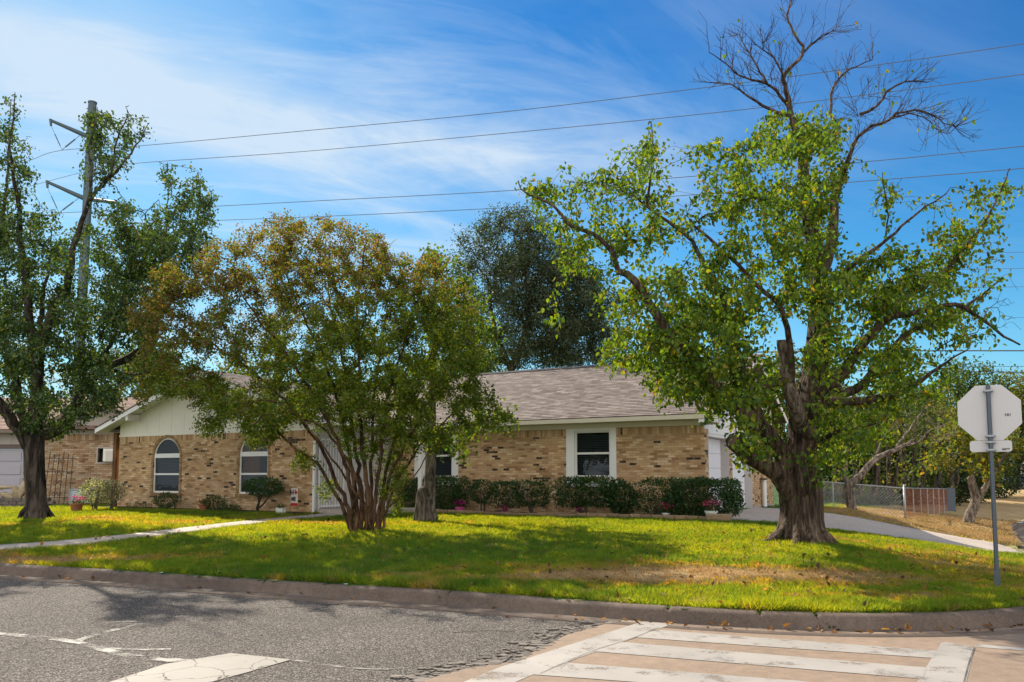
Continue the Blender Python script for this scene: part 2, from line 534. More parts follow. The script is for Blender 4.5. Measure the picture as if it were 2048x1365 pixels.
M_BRICK = brick_mat('house_brick', [(0.36, 0.20, 0.095), (0.64, 0.39, 0.20), (0.76, 0.52, 0.295), (0.48, 0.27, 0.13), (0.86, 0.64, 0.41), (0.70, 0.44, 0.23), (0.54, 0.32, 0.16), (0.68, 0.45, 0.255)],
                    (0.035, 0.027, 0.024), 0.045, 0.203, 0.0665, (0.38, 0.28, 0.17), soldier=2.247)
M_NBRICK = brick_mat('neighbour_brick', [(0.40, 0.24, 0.13), (0.50, 0.33, 0.19), (0.58, 0.42, 0.27), (0.44, 0.27, 0.15), (0.62, 0.48, 0.34)],
                     (0.20, 0.11, 0.06), 0.06, 0.235, 0.078, (0.16, 0.12, 0.09), soldier=2.52)
M_WHITE = plain('white_trim_paint', (0.82, 0.80, 0.78), 0.5, 0.05, 4, bump=0.1)
M_CREAM = plain('cream_trim_paint', (0.66, 0.60, 0.47), 0.5, 0.06, 4, bump=0.1)
M_GABLE = plain('pale_gable_siding', (0.84, 0.79, 0.70), 0.6, 0.06, 3, bump=0.15)
M_SHINGLE = col_mat('asphalt_shingle', 0.92, 0.6, 160, 0.2, 0.35)
M_GARAGE = plain('garage_door_paint', (0.78, 0.77, 0.80), 0.45, 0.04, 3, bump=0.05)
M_JAMB = plain('grey_jamb_paint', (0.52, 0.49, 0.48), 0.6, 0.06, 3)
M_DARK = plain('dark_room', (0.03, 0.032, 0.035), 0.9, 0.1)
M_BLIND = plain('blind_slats', (0.16, 0.18, 0.19), 0.6, 0.05)
M_GLASS = glass_mat()
M_WOOD = bark_mat('stained_wood', (0.17, 0.075, 0.03), (0.30, 0.15, 0.065), 14, 0.06, 0.3, 0.7)
M_CONC = concrete_mat('concrete', (0.46, 0.39, 0.335))
M_CONCTAN = concrete_mat('tan_concrete', (0.27, 0.195, 0.142), 140, 0.34)
M_KERB = concrete_mat('kerb_concrete', (0.165, 0.122, 0.095), 50, 0.75, 0.9)
M_ASPH = asphalt_mat()
M_PAINT = paint_mat('crosswalk_paint', (0.37, 0.34, 0.31), 0.455, False)
M_PAINT2 = paint_mat('stop_bar_paint', (0.215, 0.193, 0.168), 0.40, True)
M_SCUFF = paint_mat('faded_line_paint', (0.25, 0.228, 0.21), 0.56, False)
M_TAR = plain('dark_joint', (0.045, 0.036, 0.03), 0.9, 0.3, 8)
M_CRUMBLE = col_mat('crumbled_asphalt', 0.8, 1.0, 30, 0.4, 0.5)
M_STEEL = plain('galvanised_steel', (0.34, 0.36, 0.38), 0.45, 0.12, 12, 0.7)
M_ALU = plain('bare_aluminium_back', (0.56, 0.55, 0.55), 0.55, 0.05, 3, 0.15, spec=0.4)
M_POST = plain('grey_sign_post', (0.095, 0.115, 0.14), 0.5, 0.12, 10, 0.5)
M_RED = plain('sign_red', (0.5, 0.02, 0.02), 0.4)
M_BLACK = plain('black_iron', (0.025, 0.022, 0.022), 0.6, 0.2, 20)
M_PYLON = plain('weathered_pylon_steel', (0.085, 0.115, 0.135), 0.6, 0.12, 0.6, 0.35)
M_WIRE = plain('wire_metal', (0.12, 0.13, 0.15), 0.6)
M_TERRA = plain('terracotta', (0.36, 0.13, 0.06), 0.8, 0.15, 12)
M_POTW = plain('white_plastic_pot', (0.72, 0.72, 0.70), 0.45, 0.06)
M_POTP = plain('pink_plastic_pot', (0.62, 0.08, 0.30), 0.45, 0.06)
M_SOIL = col_mat('garden_soil', 0.95, 1.0, 45, 0.1, 0.5)
M_STONE = col_mat('edging_stone', 0.9, 0.7, 30, 0.2, 0.3)
M_ROCK = col_mat('rough_stone', 0.9, 0.9, 14, 0.2, 0.35)
M_GRASS = leaf_mat('grass_blade', 0.60, 0.01, 0.6, (4.6, 2.25, 0.35))
M_STRAW = leaf_mat('straw_blade', 0.45, 0.01, 0.6, (1.25, 1.1, 0.8))
M_LAWN = col_mat('lawn_thatch', 0.95, 1.0, 70, 0.05, 0.4)
M_LEAF = leaf_mat('leaf', 0.5, 0.06, 0.5)
M_LEAFD = leaf_mat('leaf_leathery', 0.36, 0.12, 0.45)
M_FLOWER = leaf_mat('petal', 0.3, 0.02, 0.6)
M_BARK = bark_mat('bark_furrowed', (0.075, 0.052, 0.038), (0.20, 0.145, 0.10), 13, 0.09, 1.0)
M_BARKD = bark_mat('bark_dark', (0.06, 0.046, 0.038), (0.135, 0.105, 0.082), 8, 0.16, 1.0)
M_BARKS = bark_mat('bark_smooth_cinnamon', (0.085, 0.045, 0.026), (0.20, 0.115, 0.065), 7, 0.10, 0.3, 0.75)
M_BARKG = bark_mat('bark_grey', (0.16, 0.125, 0.10), (0.33, 0.27, 0.215), 12, 0.3, 0.6)
M_CUT = plain('cut_wood', (0.13, 0.085, 0.055), 0.8, 0.25, 14)
M_FARWALL = plain('far_house_wall', (0.50, 0.42, 0.36), 0.8)
M_NPANEL = plain('neighbour_panel', (0.46, 0.40, 0.36), 0.7, 0.06)
M_NGAR = plain('neighbour_garage_paint', (0.40, 0.37, 0.42), 0.6, 0.05)
M_TUB = plain('galvanised_tub', (0.45, 0.48, 0.52), 0.4, 0.1, 9, 0.6)
M_RUST = plain('rusty_wire', (0.27, 0.115, 0.075), 0.8, 0.3, 5)
M_TEXT = plain('black_print', (0.02, 0.02, 0.022), 0.6)
M_NAVY = plain('flag_navy', (0.02, 0.025, 0.07), 0.8)
M_FLAGR = plain('flag_red', (0.42, 0.025, 0.03), 0.8)
M_FLAGW = plain('flag_cloth', (0.66, 0.58, 0.50), 0.85)
M_BLUE = plain('car_blue_grey', (0.05, 0.08, 0.13), 0.3, 0.05)

# ------------------------------------------------------------------ terrain
KERB = [(-95, 53), (-44.8, 30.0), (-20, 18.8), (-8.35, 13.5), (-5.85, 12.45), (-3.29, 11.28), (-0.76, 10.18), (0.98, 9.33), (1.9, 8.92), (2.75, 8.64),
        (3.6, 8.53), (4.5, 8.60), (5.35, 8.86), (6.2, 9.35), (6.9, 10.1), (7.5, 11.1), (8.3, 12.5), (10.6, 16.55), (13.6, 21.8), (17.0, 27.9),
        (21.2, 35.2), (23.6, 38.6), (27, 42), (33, 46), (46, 51), (90, 62), (150, 70)]


def catmull(P, per=8):
    P = np.array(P, float)
    Q = np.vstack([2 * P[0] - P[1], P, 2 * P[-1] - P[-2]])
    out = []
    for i in range(1, len(Q) - 2):
        for t in np.linspace(0, 1, per, endpoint=False):
            a, b, c, d = Q[i - 1], Q[i], Q[i + 1], Q[i + 2]
            out.append(0.5 * (2 * b + (c - a) * t + (2 * a - 5 * b + 4 * c - d) * t ** 2 + (3 * b - a - 3 * c + d) * t ** 3))
    out.append(P[-1])
    return np.array(out)


KC = catmull(KERB, 8)


def kerb_sd(x, y):
    """signed distance to the kerb line: positive on the lawn side (left of its direction)"""
    x, y = np.asarray(x, float).ravel(), np.asarray(y, float).ravel()
    best = np.full(len(x), 1e9)
    sg = np.ones(len(x))
    for (a, b) in zip(KC[:-1], KC[1:]):
        d = b - a
        t = np.clip(((x - a[0]) * d[0] + (y - a[1]) * d[1]) / (d @ d), 0, 1)
        dx, dy = x - a[0] - t * d[0], y - a[1] - t * d[1]
        q = dx * dx + dy * dy
        cr = d[0] * dy - d[1] * dx
        u = q < best - 1e-12
        best[u] = q[u]
        sg[u] = np.sign(cr[u])
    return np.sqrt(best) * sg


class RBF:
    def __init__(s, pts):
        P = np.array(pts, float)
        s.P = P[:, :2]
        n = len(P)
        D = np.linalg.norm(s.P[:, None] - s.P[None], axis=2)
        A = np.zeros((n + 3, n + 3))
        A[:n, :n] = -D - 0.0 * np.eye(n)
        A[:n, n], A[:n, n + 1:] = 1, s.P
        A[n, :n], A[n + 1:, :n] = 1, s.P.T
        s.w = np.linalg.solve(A + 1e-9 * np.eye(n + 3), np.r_[P[:, 2], 0, 0, 0])

    def __call__(s, x, y):
        x, y = np.asarray(x, float), np.asarray(y, float)
        sh = x.shape
        Q = np.stack([x.ravel(), y.ravel()], 1)
        out = np.zeros(len(Q))
        for i in range(0, len(Q), 60000):
            q = Q[i:i + 60000]
            D = np.linalg.norm(q[:, None] - s.P[None], axis=2)
            out[i:i + 60000] = -D @ s.w[:-3] + s.w[-3] + q @ s.w[-2:]
        return out.reshape(sh)


KZ = [0, 0, 0, 0, 0, 0, 0, 0, 0, 0, 0, 0, 0, 0, 0, -0.02, -0.06, -0.24, -0.46, -0.62, -0.72, -0.74, -0.72, -0.65, -0.5, -0.3, 0]
road_pts = [(x, y, z) for (x, y), z in zip(KERB, KZ)]
road_pts += [(-40, -10, 0.02), (0, -10, 0.02), (0, 4, 0.03), (10, 4, 0.02), (-10, 5, 0.05), (30, -10, 0), (14, 10, -0.1), (18, 18, -0.45), (24, 28, -0.7), (28, 36, -0.78), (40, 44, -0.7), (60, 30, -0.6)]
ROADZ = RBF(road_pts)
lawn_pts = [(x, y, z + (0.15 if i not in (17, 18) else 0.04)) for i, ((x, y), z) in enumerate(zip(KERB, KZ))]
for a, b, z in ((0, 0, .50), (-5, 0, .50), (-10, 0, .52), (0, -1.5, .47), (-5, -1.6, .46), (-10.5, -3.7, .53), (-15, -3.7, .54), (-19.5, -3.7, .56), (-19.5, 6, .6), (0, 5, .58), (0, 8.2, .58),
                (0, 14, .6), (-10, 14, .65), (1.5, -1, .46), (1.5, 4, .50), (3, 4.2, .30), (4.6, 4.4, .0), (6.2, 4.6, -.24)):
    p = hx(a, b)
    lawn_pts.append((p.x, p.y, z))
lawn_pts += [(5.3, 15.2, .42), (-3.1, 17.8, .41), (-2.1, 20.9, .45), (-12.5, 21.7, .49), (-7.8, 16.7, .34), (-9.3, 15.05, .27), (2.95, 11.5, .24), (6.2, 10.6, .155), (7.3, 13.5, .16),
             (8.9, 17.6, .10), (-18, 33, .52), (-30, 36, .5), (-30, 45, .6), (14.1, 29.7, .03), (11.0, 27.0, .52), (16.6, 30.0, -.06), (12.3, 30.7, .30), (22.6, 43, -.16), (8, 35, .6),
             (36, 60, .25), (60, 75, .4), (0, 60, .8), (-60, 80, .8), (20, 60, .5), (0, 300, 1.4), (-250, 300, 1.4), (250, 300, 1.4), (120, 120, .9), (-120, 60, .6)]
LAWNZ = RBF(lawn_pts)


def lz(x, y):
    return float(LAWNZ(np.array([x]), np.array([y]))[0])


def on_lawn(px, py, lo=0.0):
    """where the sight line through a pixel meets the ground"""
    a, b, c = ray(px, py)
    z = 0.4
    for _ in range(12):
        p = gnd(px, py, z)
        z = 0.5 * z + 0.5 * lz(p.x, p.y)
    return Vector((p.x, p.y, lz(p.x, p.y)))


def vnoise(x, y, sc, seed=0):
    x, y = np.asarray(x) * sc, np.asarray(y) * sc
    i, j = np.floor(x).astype(int), np.floor(y).astype(int)
    fx, fy = x - i, y - j
    fx, fy = fx * fx * (3 - 2 * fx), fy * fy * (3 - 2 * fy)
    def h(a, b):
        n = (a * 374761393 + b * 668265263 + seed * 974711) & 0x7fffffff
        n = ((n ^ (n >> 13)) * 1274126177) & 0x7fffffff
        return ((n ^ (n >> 16)) & 0xffff) / 65535.0
    return (h(i, j) * (1 - fx) + h(i + 1, j) * fx) * (1 - fy) + (h(i, j + 1) * (1 - fx) + h(i + 1, j + 1) * fx) * fy


def fbm(x, y, sc, seed=0, o=4):
    t, a, s = 0, 0.5, 0
    for k in range(o):
        t = t + a * vnoise(x, y, sc * 2 ** k, seed + k * 17)
        s += a
        a *= 0.55
    return t / s


def to_house(x, y):
    dx, dy = np.asarray(x) - HP.x, np.asarray(y) - HP.y
    return dx * HU.x + dy * HU.y, dx * HV.x + dy * HV.y


PATH = catmull([(-4.6, 24.6), (-5.3, 22.6), (-6.3, 20.4), (-7.05, 18.4), (-7.75, 16.9), (-8.9, 15.5), (-11.0, 14.55), (-14.5, 15.3), (-19, 17.4)], 10)
PATH_HW = 0.46


def poly_d(x, y, P):
    x, y = np.asarray(x, float).ravel(), np.asarray(y, float).ravel()
    best = np.full(len(x), 1e9)
    for a, b in zip(P[:-1], P[1:]):
        d = b - a
        t = np.clip(((x - a[0]) * d[0] + (y - a[1]) * d[1]) / (d @ d), 0, 1)
        best = np.minimum(best, (x - a[0] - t * d[0]) ** 2 + (y - a[1] - t * d[1]) ** 2)
    return np.sqrt(best)


DRV_B0, DRV_B1 = -1.0, 5.5


def dryness(x, y):
    """0 green .. 1 straw: where the lawn has died back"""
    d = np.zeros_like(x)
    for cx, cy, rx, ry, amt in ((2.7, 11.4, 3.0, 0.85, 1.05), (0.2, 12.1, 1.6, 0.5, 0.6), (-7.6, 13.9, 2.4, 0.6, 0.8), (-9.5, 14.2, 2, 0.6, 0.6), (6.9, 12.5, 1.6, 3.0, 0.55), (4.6, 9.6, 1.2, .35, .5),
                                (7.9, 15.0, 1.6, 2.0, 0.55), (-3.6, 19.8, 2.6, 1.6, 0.42), (-9.5, 21, 4, 2.0, 0.42), (6.6, 16.3, 1.2, 1.0, .5), (-2.0, 11.6, 2.0, .35, .45)):
        d = np.maximum(d, amt * np.exp(-(((x - cx) / rx) ** 2 + ((y - cy) / ry) ** 2)))
    a, b = to_house(x, y)
    back = np.clip((a - 1.0) / 1.5, 0, 1) * np.clip((b - 4.8) / 1.0, 0, 1)
    d = np.maximum(d, 0.85 * back)
    d = d + (fbm(x, y, 0.9, 5) - 0.5) * 0.75 + (fbm(x, y, 4.0, 9) - 0.5) * 0.6 + (fbm(x, y, 13.0, 19, 2) - 0.5) * 0.45
    return np.clip(d, 0, 1)


def grass_col(x, y, rnd):
    d = dryness(x, y)[:, None]
    g = np.array([0.050, 0.150, 0.030]) * (1 - rnd[:, None]) + np.array([0.15, 0.25, 0.034]) * rnd[:, None]
    cool = np.clip((fbm(x, y, 0.5, 31) - 0.45) * 4, 0, 1)[:, None]
    g = g * (1 - 0.5 * cool) + np.array([0.028, 0.11, 0.036]) * 0.5 * cool
    s = np.array([0.33, 0.215, 0.105]) * (1 - rnd[:, None]) + np.array([0.38, 0.285, 0.155]) * rnd[:, None]
    t = np.clip((d - 0.28) * 2.2, 0, 1)
    t = np.where(rnd[:, None] > .93, np.maximum(t, .8), t)
    return g * (1 - t) + s * t


def grid_sheet(xs, ys):
    X, Y = np.meshgrid(xs, ys)
    n, m = X.shape
    idx = np.arange(n * m).reshape(n, m)
    F = np.stack([idx[:-1, :-1], idx[:-1, 1:], idx[1:, 1:], idx[1:, :-1]], -1).reshape(-1, 4)
    return X.ravel(), Y.ravel(), F


# --- lawn
xs = np.unique(np.r_[np.linspace(-600, -60, 12), np.linspace(-60, -17, 40), np.arange(-17, 12, 0.11), np.linspace(12, 50, 90), np.linspace(50, 600, 16)])
ys = np.unique(np.r_[np.arange(8.2, 24, 0.11), np.arange(24, 48, 0.35), np.linspace(48, 110, 26), np.linspace(110, 1500, 12)])
X, Y, F = grid_sheet(xs, ys)
Z = LAWNZ(X, Y) + (fbm(X, Y, 1.6, 3) - 0.5) * 0.045
far = np.clip((np.hypot(X, Y) - 250) / 300, 0, 1)
Z = Z * (1 - far) + 1.2 * far
SD = kerb_sd(X, Y)
keep_v = SD > 0.012
pd = poly_d(X, Y, PATH)
Z[pd < PATH_HW + 0.1] -= 0.05
A_, B_ = to_house(X, Y)
drv = (A_ > 0.0) & (A_ < 9.5) & (B_ > DRV_B0 + .20 * A_ - 0.1) & (B_ < DRV_B1 + 0.1)
Z[drv] -= 0.06
keep = keep_v[F].all(1)
F = F[keep]
used = np.unique(F)
remap = -np.ones(len(X), int)
remap[used] = np.arange(len(used))
lc = grass_col(X, Y, RNG.random(len(X)))
lawn = np_obj('lawn', np.stack([X, Y, Z], 1)[used], remap[F], M_LAWN, col=lc[used] * np.where(lc[used][:, :1] > lc[used][:, 1:2], 1.15, 0.5), smooth=True)
tag(lawn, kind='structure')

# --- roads
xs = np.unique(np.r_[np.linspace(-120, -20, 20), np.arange(-20, 12, 0.5), np.linspace(12, 60, 60), np.linspace(60, 160, 12)])
ys = np.unique(np.r_[np.linspace(-40, 0, 10), np.arange(0, 16, 0.5), np.linspace(16, 75, 60)])
X, Y, F = grid_sheet(xs, ys)
SD = kerb_sd(X, Y)
F = F[(SD[F] < 0.9).any(1)]
used = np.unique(F)
remap = -np.ones(len(X), int)
remap[used] = np.arange(len(used))
RZ = ROADZ(X, Y)
# the concrete slab replaces the asphalt right of the seam: the bed under it lies a little lower
seam = (X + 2.3) * (9.2 - 4.0) - (Y - 4.0) * (1.3 + 2.3)
RZ = RZ - np.where((seam / 6.3 > 0.8) & (X < 40) & (Y < 48) & (Y > 1.5), 0.05, 0)
road = np_obj('road', np.stack([X, Y, RZ], 1)[used], remap[F], M_ASPH, smooth=True)
tag(road, kind='structure')


def sheet_poly(name, pts, dz, m, parent=None, step=0.25, zf=None):
    """flat polygon (2-D loop) laid over the road, subdivided so that it follows the surface"""
    me = bpy.data.meshes.new(name)
    bm = bmesh.new()
    vs = [bm.verts.new((p[0], p[1], 0)) for p in pts]
    bm.faces.new(vs)
    lo = [min(p[k] for p in pts) for k in (0, 1)]
    hi = [max(p[k] for p in pts) for k in (0, 1)]
    for k in (0, 1):
        c = lo[k] + step
        while c < hi[k]:
            co, no = [0, 0, 0], [0, 0, 0]
            co[k], no[k] = c, 1
            bmesh.ops.bisect_plane(bm, geom=bm.verts[:] + bm.edges[:] + bm.faces[:], plane_co=co, plane_no=no)
            c += step
    zf = zf or ROADZ
    V = np.array([v.co for v in bm.verts])
    z = zf(V[:, 0], V[:, 1])
    for v, q in zip(bm.verts, z):
        v.co.z = q + dz
    bmesh.ops.recalc_face_normals(bm, faces=bm.faces)
    for f in bm.faces:
        if f.normal.z < 0:
            f.normal_flip()
    bm.to_mesh(me)
    bm.free()
    return link_mesh(name, me, m, parent)


def rg(px, py):
    p = gnd(px, py, 0.0)
    z = float(ROADZ(np.array([p.x]), np.array([p.y]))[0])
    p = gnd(px, py, z)
    return (p.x, p.y)


# concrete intersection slab; its left edge meets the asphalt
edge = [(-2.3, 4.0), rg(842, 1365), rg(930, 1340), rg(1024, 1326), rg(1080, 1300), rg(1135, 1271), rg(1225, 1246), rg(1262, 1240)]
kk = [tuple(p) for p in KC if 1.3 < p[0] < 40 and p[1] < 48]
slab = edge + kk + [(40, 40), (31, 35), (25, 25), (20, 14), (24, 6), (24, 1), (-2, 1)]
tag(sheet_poly('road_slab', slab, 0.010, M_CONCTAN, step=0.3), kind='structure')


def ext(p, q, k):
    return (q[0] + (q[0] - p[0]) * k, q[1] + (q[1] - p[1]) * k)


def mark(name, px, m, dz=0.018, **kw):
    o = sheet_poly(name, [rg(*p) if isinstance(p, tuple) and len(p) == 2 and abs(p[0]) > 30 else p for p in px], dz, m, step=0.3)
    tag(o, kw.get('label'), kw.get('cat'), kw.get('group'))
    return o


cw = empty('crosswalk', (0, 0, 0), 0, 'worn white ladder crosswalk painted on the tan concrete slab', 'crosswalk')
for pts in ([(1284, 1246), (1344, 1251), (1071, 1351), (955, 1400), (850, 1400), (1000, 1338)],
            [(1884, 1286), (1950, 1296), (1925, 1400), (1815, 1400)]):
    sheet_poly('edge_bar', [rg(*p) for p in pts], 0.0128, M_PAINT, cw)
for pts in ([(1304, 1262), (1873, 1305), (1868, 1320), (1270, 1278)],
            [(1236, 1287), (1853, 1339), (1846, 1362), (1186, 1306)],
            [(1132, 1329), (1600, 1366), (1840, 1400), (1700, 1400), (1065, 1353)]):
    sheet_poly('stripe', [rg(*p) for p in pts], 0.0142, M_PAINT, cw)
mark('lane_line', [(1951, 1291), (2080, 1302), (2080, 1307), (1950, 1297)], M_PAINT, 0.0128, label='thin white paint line running right from the crosswalk corner', cat='road marking')
mark('stop_bar', [(462, 1308), (582, 1321), (500, 1345), (400, 1372), (300, 1400), (130, 1400), (222, 1365), (330, 1330)], M_PAINT2, 0.006, label='short cracked white stop bar painted on the grey asphalt', cat='road marking')


def stroke(pts, wpx):
    P = np.array([rg(*p) for p in pts])
    P = catmull(P, 5)
    T = np.gradient(P, axis=0)
    N = np.stack([-T[:, 1], T[:, 0]], 1)
    N /= np.linalg.norm(N, axis=1)[:, None]
    w_ = wpx * (0.7 + 0.6 * RNG.random(len(P)))[:, None]
    L, Q = P + N * w_, P - N * w_
    V = np.vstack([L, Q])
    n = len(P)
    F = np.array([[i, i + 1, n + i + 1, n + i] for i in range(n - 1)])
    return np.c_[V, ROADZ(V[:, 0], V[:, 1]) + 0.005], F


for i, (pts, w_, lab) in enumerate((
        ([(-20, 1267), (60, 1274), (150, 1285), (200, 1298), (260, 1313), (330, 1321), (390, 1322)], 0.055, 'long faded white line wandering across the asphalt at lower left'),
        ([(145, 1286), (200, 1268), (260, 1254), (310, 1244), (370, 1233)], 0.05, 'faded white line slanting up towards the kerb'),
        ([(222, 1246), (260, 1244), (296, 1245)], 0.03, 'short faint white dash near the slanting line'),
        ([(205, 1297), (260, 1300), (300, 1301), (342, 1299)], 0.035, 'faint white line above the stop bar'),
        ([(590, 1322), (680, 1335), (760, 1340), (830, 1336)], 0.02, 'hairline pale mark right of the stop bar'))):
    V, F = stroke(pts, w_)
    tag(np_obj('paint_mark', V, F, M_SCUFF), lab, 'road marking', 'faded paint marks on the asphalt')

for i, (pts, w_, lab) in enumerate((
        ([(1345, 1251), (1430, 1256), (1524, 1261), (1649, 1267), (1740, 1266), (1824, 1268), (1974, 1268)], 0.007, 'dark crack along the gutter of the concrete slab'),
        ([(1080, 1352), (1180, 1308), (1268, 1279), (1318, 1258)], 0.003, 'dark slab joint running along the left bar of the crosswalk'),
        ([(1949, 1298), (1938, 1330), (1927, 1372)], 0.003, 'dark slab joint beside the right bar of the crosswalk'),
        ([(560, 1216), (640, 1212), (700, 1207)], 0.012, 'short dark crack in the asphalt near the kerb'),
        ([(905, 1266), (970, 1262), (1030, 1264)], 0.008, 'hairline dark crack in the asphalt right of centre'))):
    V, F = stroke(pts, w_)
    V[:, 2] += .0135 if i < 3 else 0
    tag(np_obj('pavement_crack', V, F, M_TAR), lab, 'crack', 'cracks in the paving')

# --- kerbs and gutters
cut0 = [i for i, p in enumerate(KC) if p[1] > 14.9 and p[0] > 8][0]
DRA = np.array([to_house(p[0], p[1]) for p in KC])
near = [i for i in range(len(KC)) if KC[i][0] > 7.6 and DRA[i][1] < DRV_B0 - 0.6]
far_ = [i for i in range(len(KC)) if KC[i][0] > 9.5 and DRA[i][1] > DRV_B1 + 0.5]
i0, i1 = near[-1], far_[0]


def sweep(name, C, prof, m, zf, drop=None):
    P = np.array(C)
    T = np.gradient(P, axis=0)
    N = np.stack([-T[:, 1], T[:, 0]], 1)
    N /= np.linalg.norm(N, axis=1)[:, None]
    z = zf(P[:, 0], P[:, 1])
    k = len(prof)
    V = np.zeros((len(P), k, 3))
    for j, (o, h) in enumerate(prof):
        hh = h if drop is None else np.where(h > 0.01, h * drop, h)
        V[:, j, 0], V[:, j, 1], V[:, j, 2] = P[:, 0] + N[:, 0] * o, P[:, 1] + N[:, 1] * o, z + hh
    idx = np.arange(len(P) * k).reshape(len(P), k)
    F = np.stack([idx[:-1, :-1], idx[1:, :-1], idx[1:, 1:], idx[:-1, 1:]], -1).reshape(-1, 4)
    return V.reshape(-1, 3), F


def resample(P, step, limit=None):
    P = np.array(P)
    d = np.r_[0, np.cumsum(np.linalg.norm(np.diff(P, axis=0), axis=1))]
    t = np.arange(0, d[-1], step)
    return np.stack([np.interp(t, d, P[:, k]) for k in (0, 1)], 1)


KPROF = [(0.20, -0.10), (0.20, 0.145), (0.17, 0.158), (0.09, 0.160), (0.04, 0.152), (0.012, 0.13), (-0.005, 0.10), (-0.02, 0.03), (-0.05, 0.012), (-0.12, 0.010), (-0.40, 0.016), (-0.42, -0.05)]


def kerb_joint(C, prof):
    """contraction joints: the section dips for a few centimetres every 3 m"""
    V, F = sweep('k', C, prof, None, ROADZ)
    return V, F


Ck = resample(KC[:i0 + 1], 0.03)
sel = (Ck[:, 0] > -30)
Ck = np.vstack([KC[:6], Ck[sel & (Ck[:, 0] > KC[5][0])]]) if KC[5][0] > -30 else np.vstack([KC[:1], Ck[sel]])
V, F = sweep('k', Ck, KPROF, None, ROADZ)
Vk = V.reshape(len(Ck), len(KPROF), 3)
s_ = np.cumsum(np.r_[0, np.linalg.norm(np.diff(Ck, axis=0), axis=1)])
jn = np.zeros(len(Ck))
for q in (1.2, 4.6, 7.0, 8.9, 10.6, 12.3):
    pass
jpx = [rg(250, 1160), rg(541, 1183), rg(905, 1208), rg(1340, 1240), rg(1521, 1251), rg(1628, 1255), rg(1968, 1250), (-14, 16.1), (-10.5, 14.5)]
for q in jpx:
    jn[np.argmin(np.hypot(Ck[:, 0] - q[0], Ck[:, 1] - q[1]))] = 1
Vk[:, 1:9, 2] -= (jn * 0.04)[:, None]
wob = (fbm(s_, s_ * 0 + 3.0, 1.2, 4) - 0.5) * 0.018
Vk[:, 1:6, 2] += wob[:, None]
Vk[:, 1:8, :2] += ((fbm(s_, s_ * 0 + 9.0, 3.0, 8) - 0.5) * 0.012)[:, None, None]
kerb = np_obj('kerb', Vk.reshape(-1, 3), F, M_KERB, smooth=True)
tag(kerb, kind='structure')
Cf = resample(KC[i1:], 0.4)
Cf = Cf[Cf[:, 0] < 60]
V, F = sweep('k', Cf, KPROF, None, ROADZ, np.clip(np.arange(len(Cf)) * .4 / 1.6, 0.12, 1))
tag(np_obj('kerb', V, F, M_KERB, smooth=True), kind='structure')


# --- path and driveway
def strip(P, hw, dz, zf):
    P = np.array(P)
    T = np.gradient(P, axis=0)
    N = np.stack([-T[:, 1], T[:, 0]], 1)
    N /= np.linalg.norm(N, axis=1)[:, None]
    offs = np.array([-1.0, -1.0, -0.33, 0.33, 1.0, 1.0]) * hw
    V = []
    for j, o in enumerate(offs):
        q = P + N * o
        V.append(np.c_[q, zf(q[:, 0], q[:, 1]) + (dz if 0 < j < 5 else -0.12)])
    V = np.stack(V, 1)
    k = len(offs)
    idx = np.arange(len(P) * k).reshape(len(P), k)
    F = np.stack([idx[:-1, :-1], idx[:-1, 1:], idx[1:, 1:], idx[1:, :-1]], -1).reshape(-1, 4)
    return V.reshape(-1, 3), F


V, F = strip(resample(PATH, 0.15), PATH_HW, 0.02, LAWNZ)
tag(np_obj('path', V, F, M_CONC), kind='structure')

aa = np.arange(0.0, 8.6, 0.15)
bb = np.r_[DRV_B0 - 0.001, np.linspace(DRV_B0, DRV_B1, 22), DRV_B1 + 0.001]
AA, BB = np.meshgrid(aa, bb, indexing='ij')
flare = np.clip((AA - 6.0) / 2.2, 0, 1) ** 2
BBf = BB + flare * np.where(BB > 2.2, 0.9, -0.7) * np.abs(BB - 2.2) / 3.2
BBf = BBf + np.where(BB < 2.2, .20 * AA * (2.2 - BB) / 3.2, 0)
DX, DY = HP.x + AA * HU.x + BBf * HV.x, HP.y + AA * HU.y + BBf * HV.y
DZ = LAWNZ(DX, DY) + 0.015
rz_ = ROADZ(DX, DY) + 0.022
sdd = kerb_sd(DX, DY).reshape(DX.shape)
DZ = np.where(sdd < 0.9, np.maximum(rz_, DZ * np.clip(sdd / 0.9, 0, 1) + rz_ * (1 - np.clip(sdd / 0.9, 0, 1))), DZ)
DZ[:, 0] -= 0.15
DZ[:, -1] -= 0.15
kd = (sdd > -0.35)
idx = np.arange(DX.size).reshape(DX.shape)
F = np.stack([idx[:-1, :-1], idx[1:, :-1], idx[1:, 1:], idx[:-1, 1:]], -1).reshape(-1, 4)
F = F[kd.ravel()[F].all(1)]
tag(np_obj('driveway', np.stack([DX, DY, DZ], -1).reshape(-1, 3), F, M_CONC), kind='structure')

# --- flower bed soil, in front of the house
def hpoly(pts):
    return [tuple(hx(a, b)) for a, b in pts]


bed = hpoly([(-8.2, 0.0), (-8.2, -1.25), (-4, -1.35), (0.9, -1.4), (0.9, -0.9), (0.15, -0.05), (0.0, 0.0)])
o = sheet_poly('bed_soil', bed, 0.03, M_SOIL, step=0.4, zf=LAWNZ)
a_ = o.data.attributes.new('Col', 'FLOAT_COLOR', 'POINT')
a_.data.foreach_set('color', [0.05, 0.034, 0.024, 1] * len(o.data.vertices))
tag(o, kind='structure')
bed2 = hpoly([(-19.6, -3.68), (-19.6, -4.35), (-14, -4.5), (-10.4, -4.5), (-10.4, -3.68)])
o = sheet_poly('bed_soil', bed2, 0.03, M_SOIL, step=0.4, zf=LAWNZ)
a_ = o.data.attributes.new('Col', 'FLOAT_COLOR', 'POINT')
a_.data.foreach_set('color', [0.075, 0.052, 0.036, 1] * len(o.data.vertices))
tag(o, kind='structure')

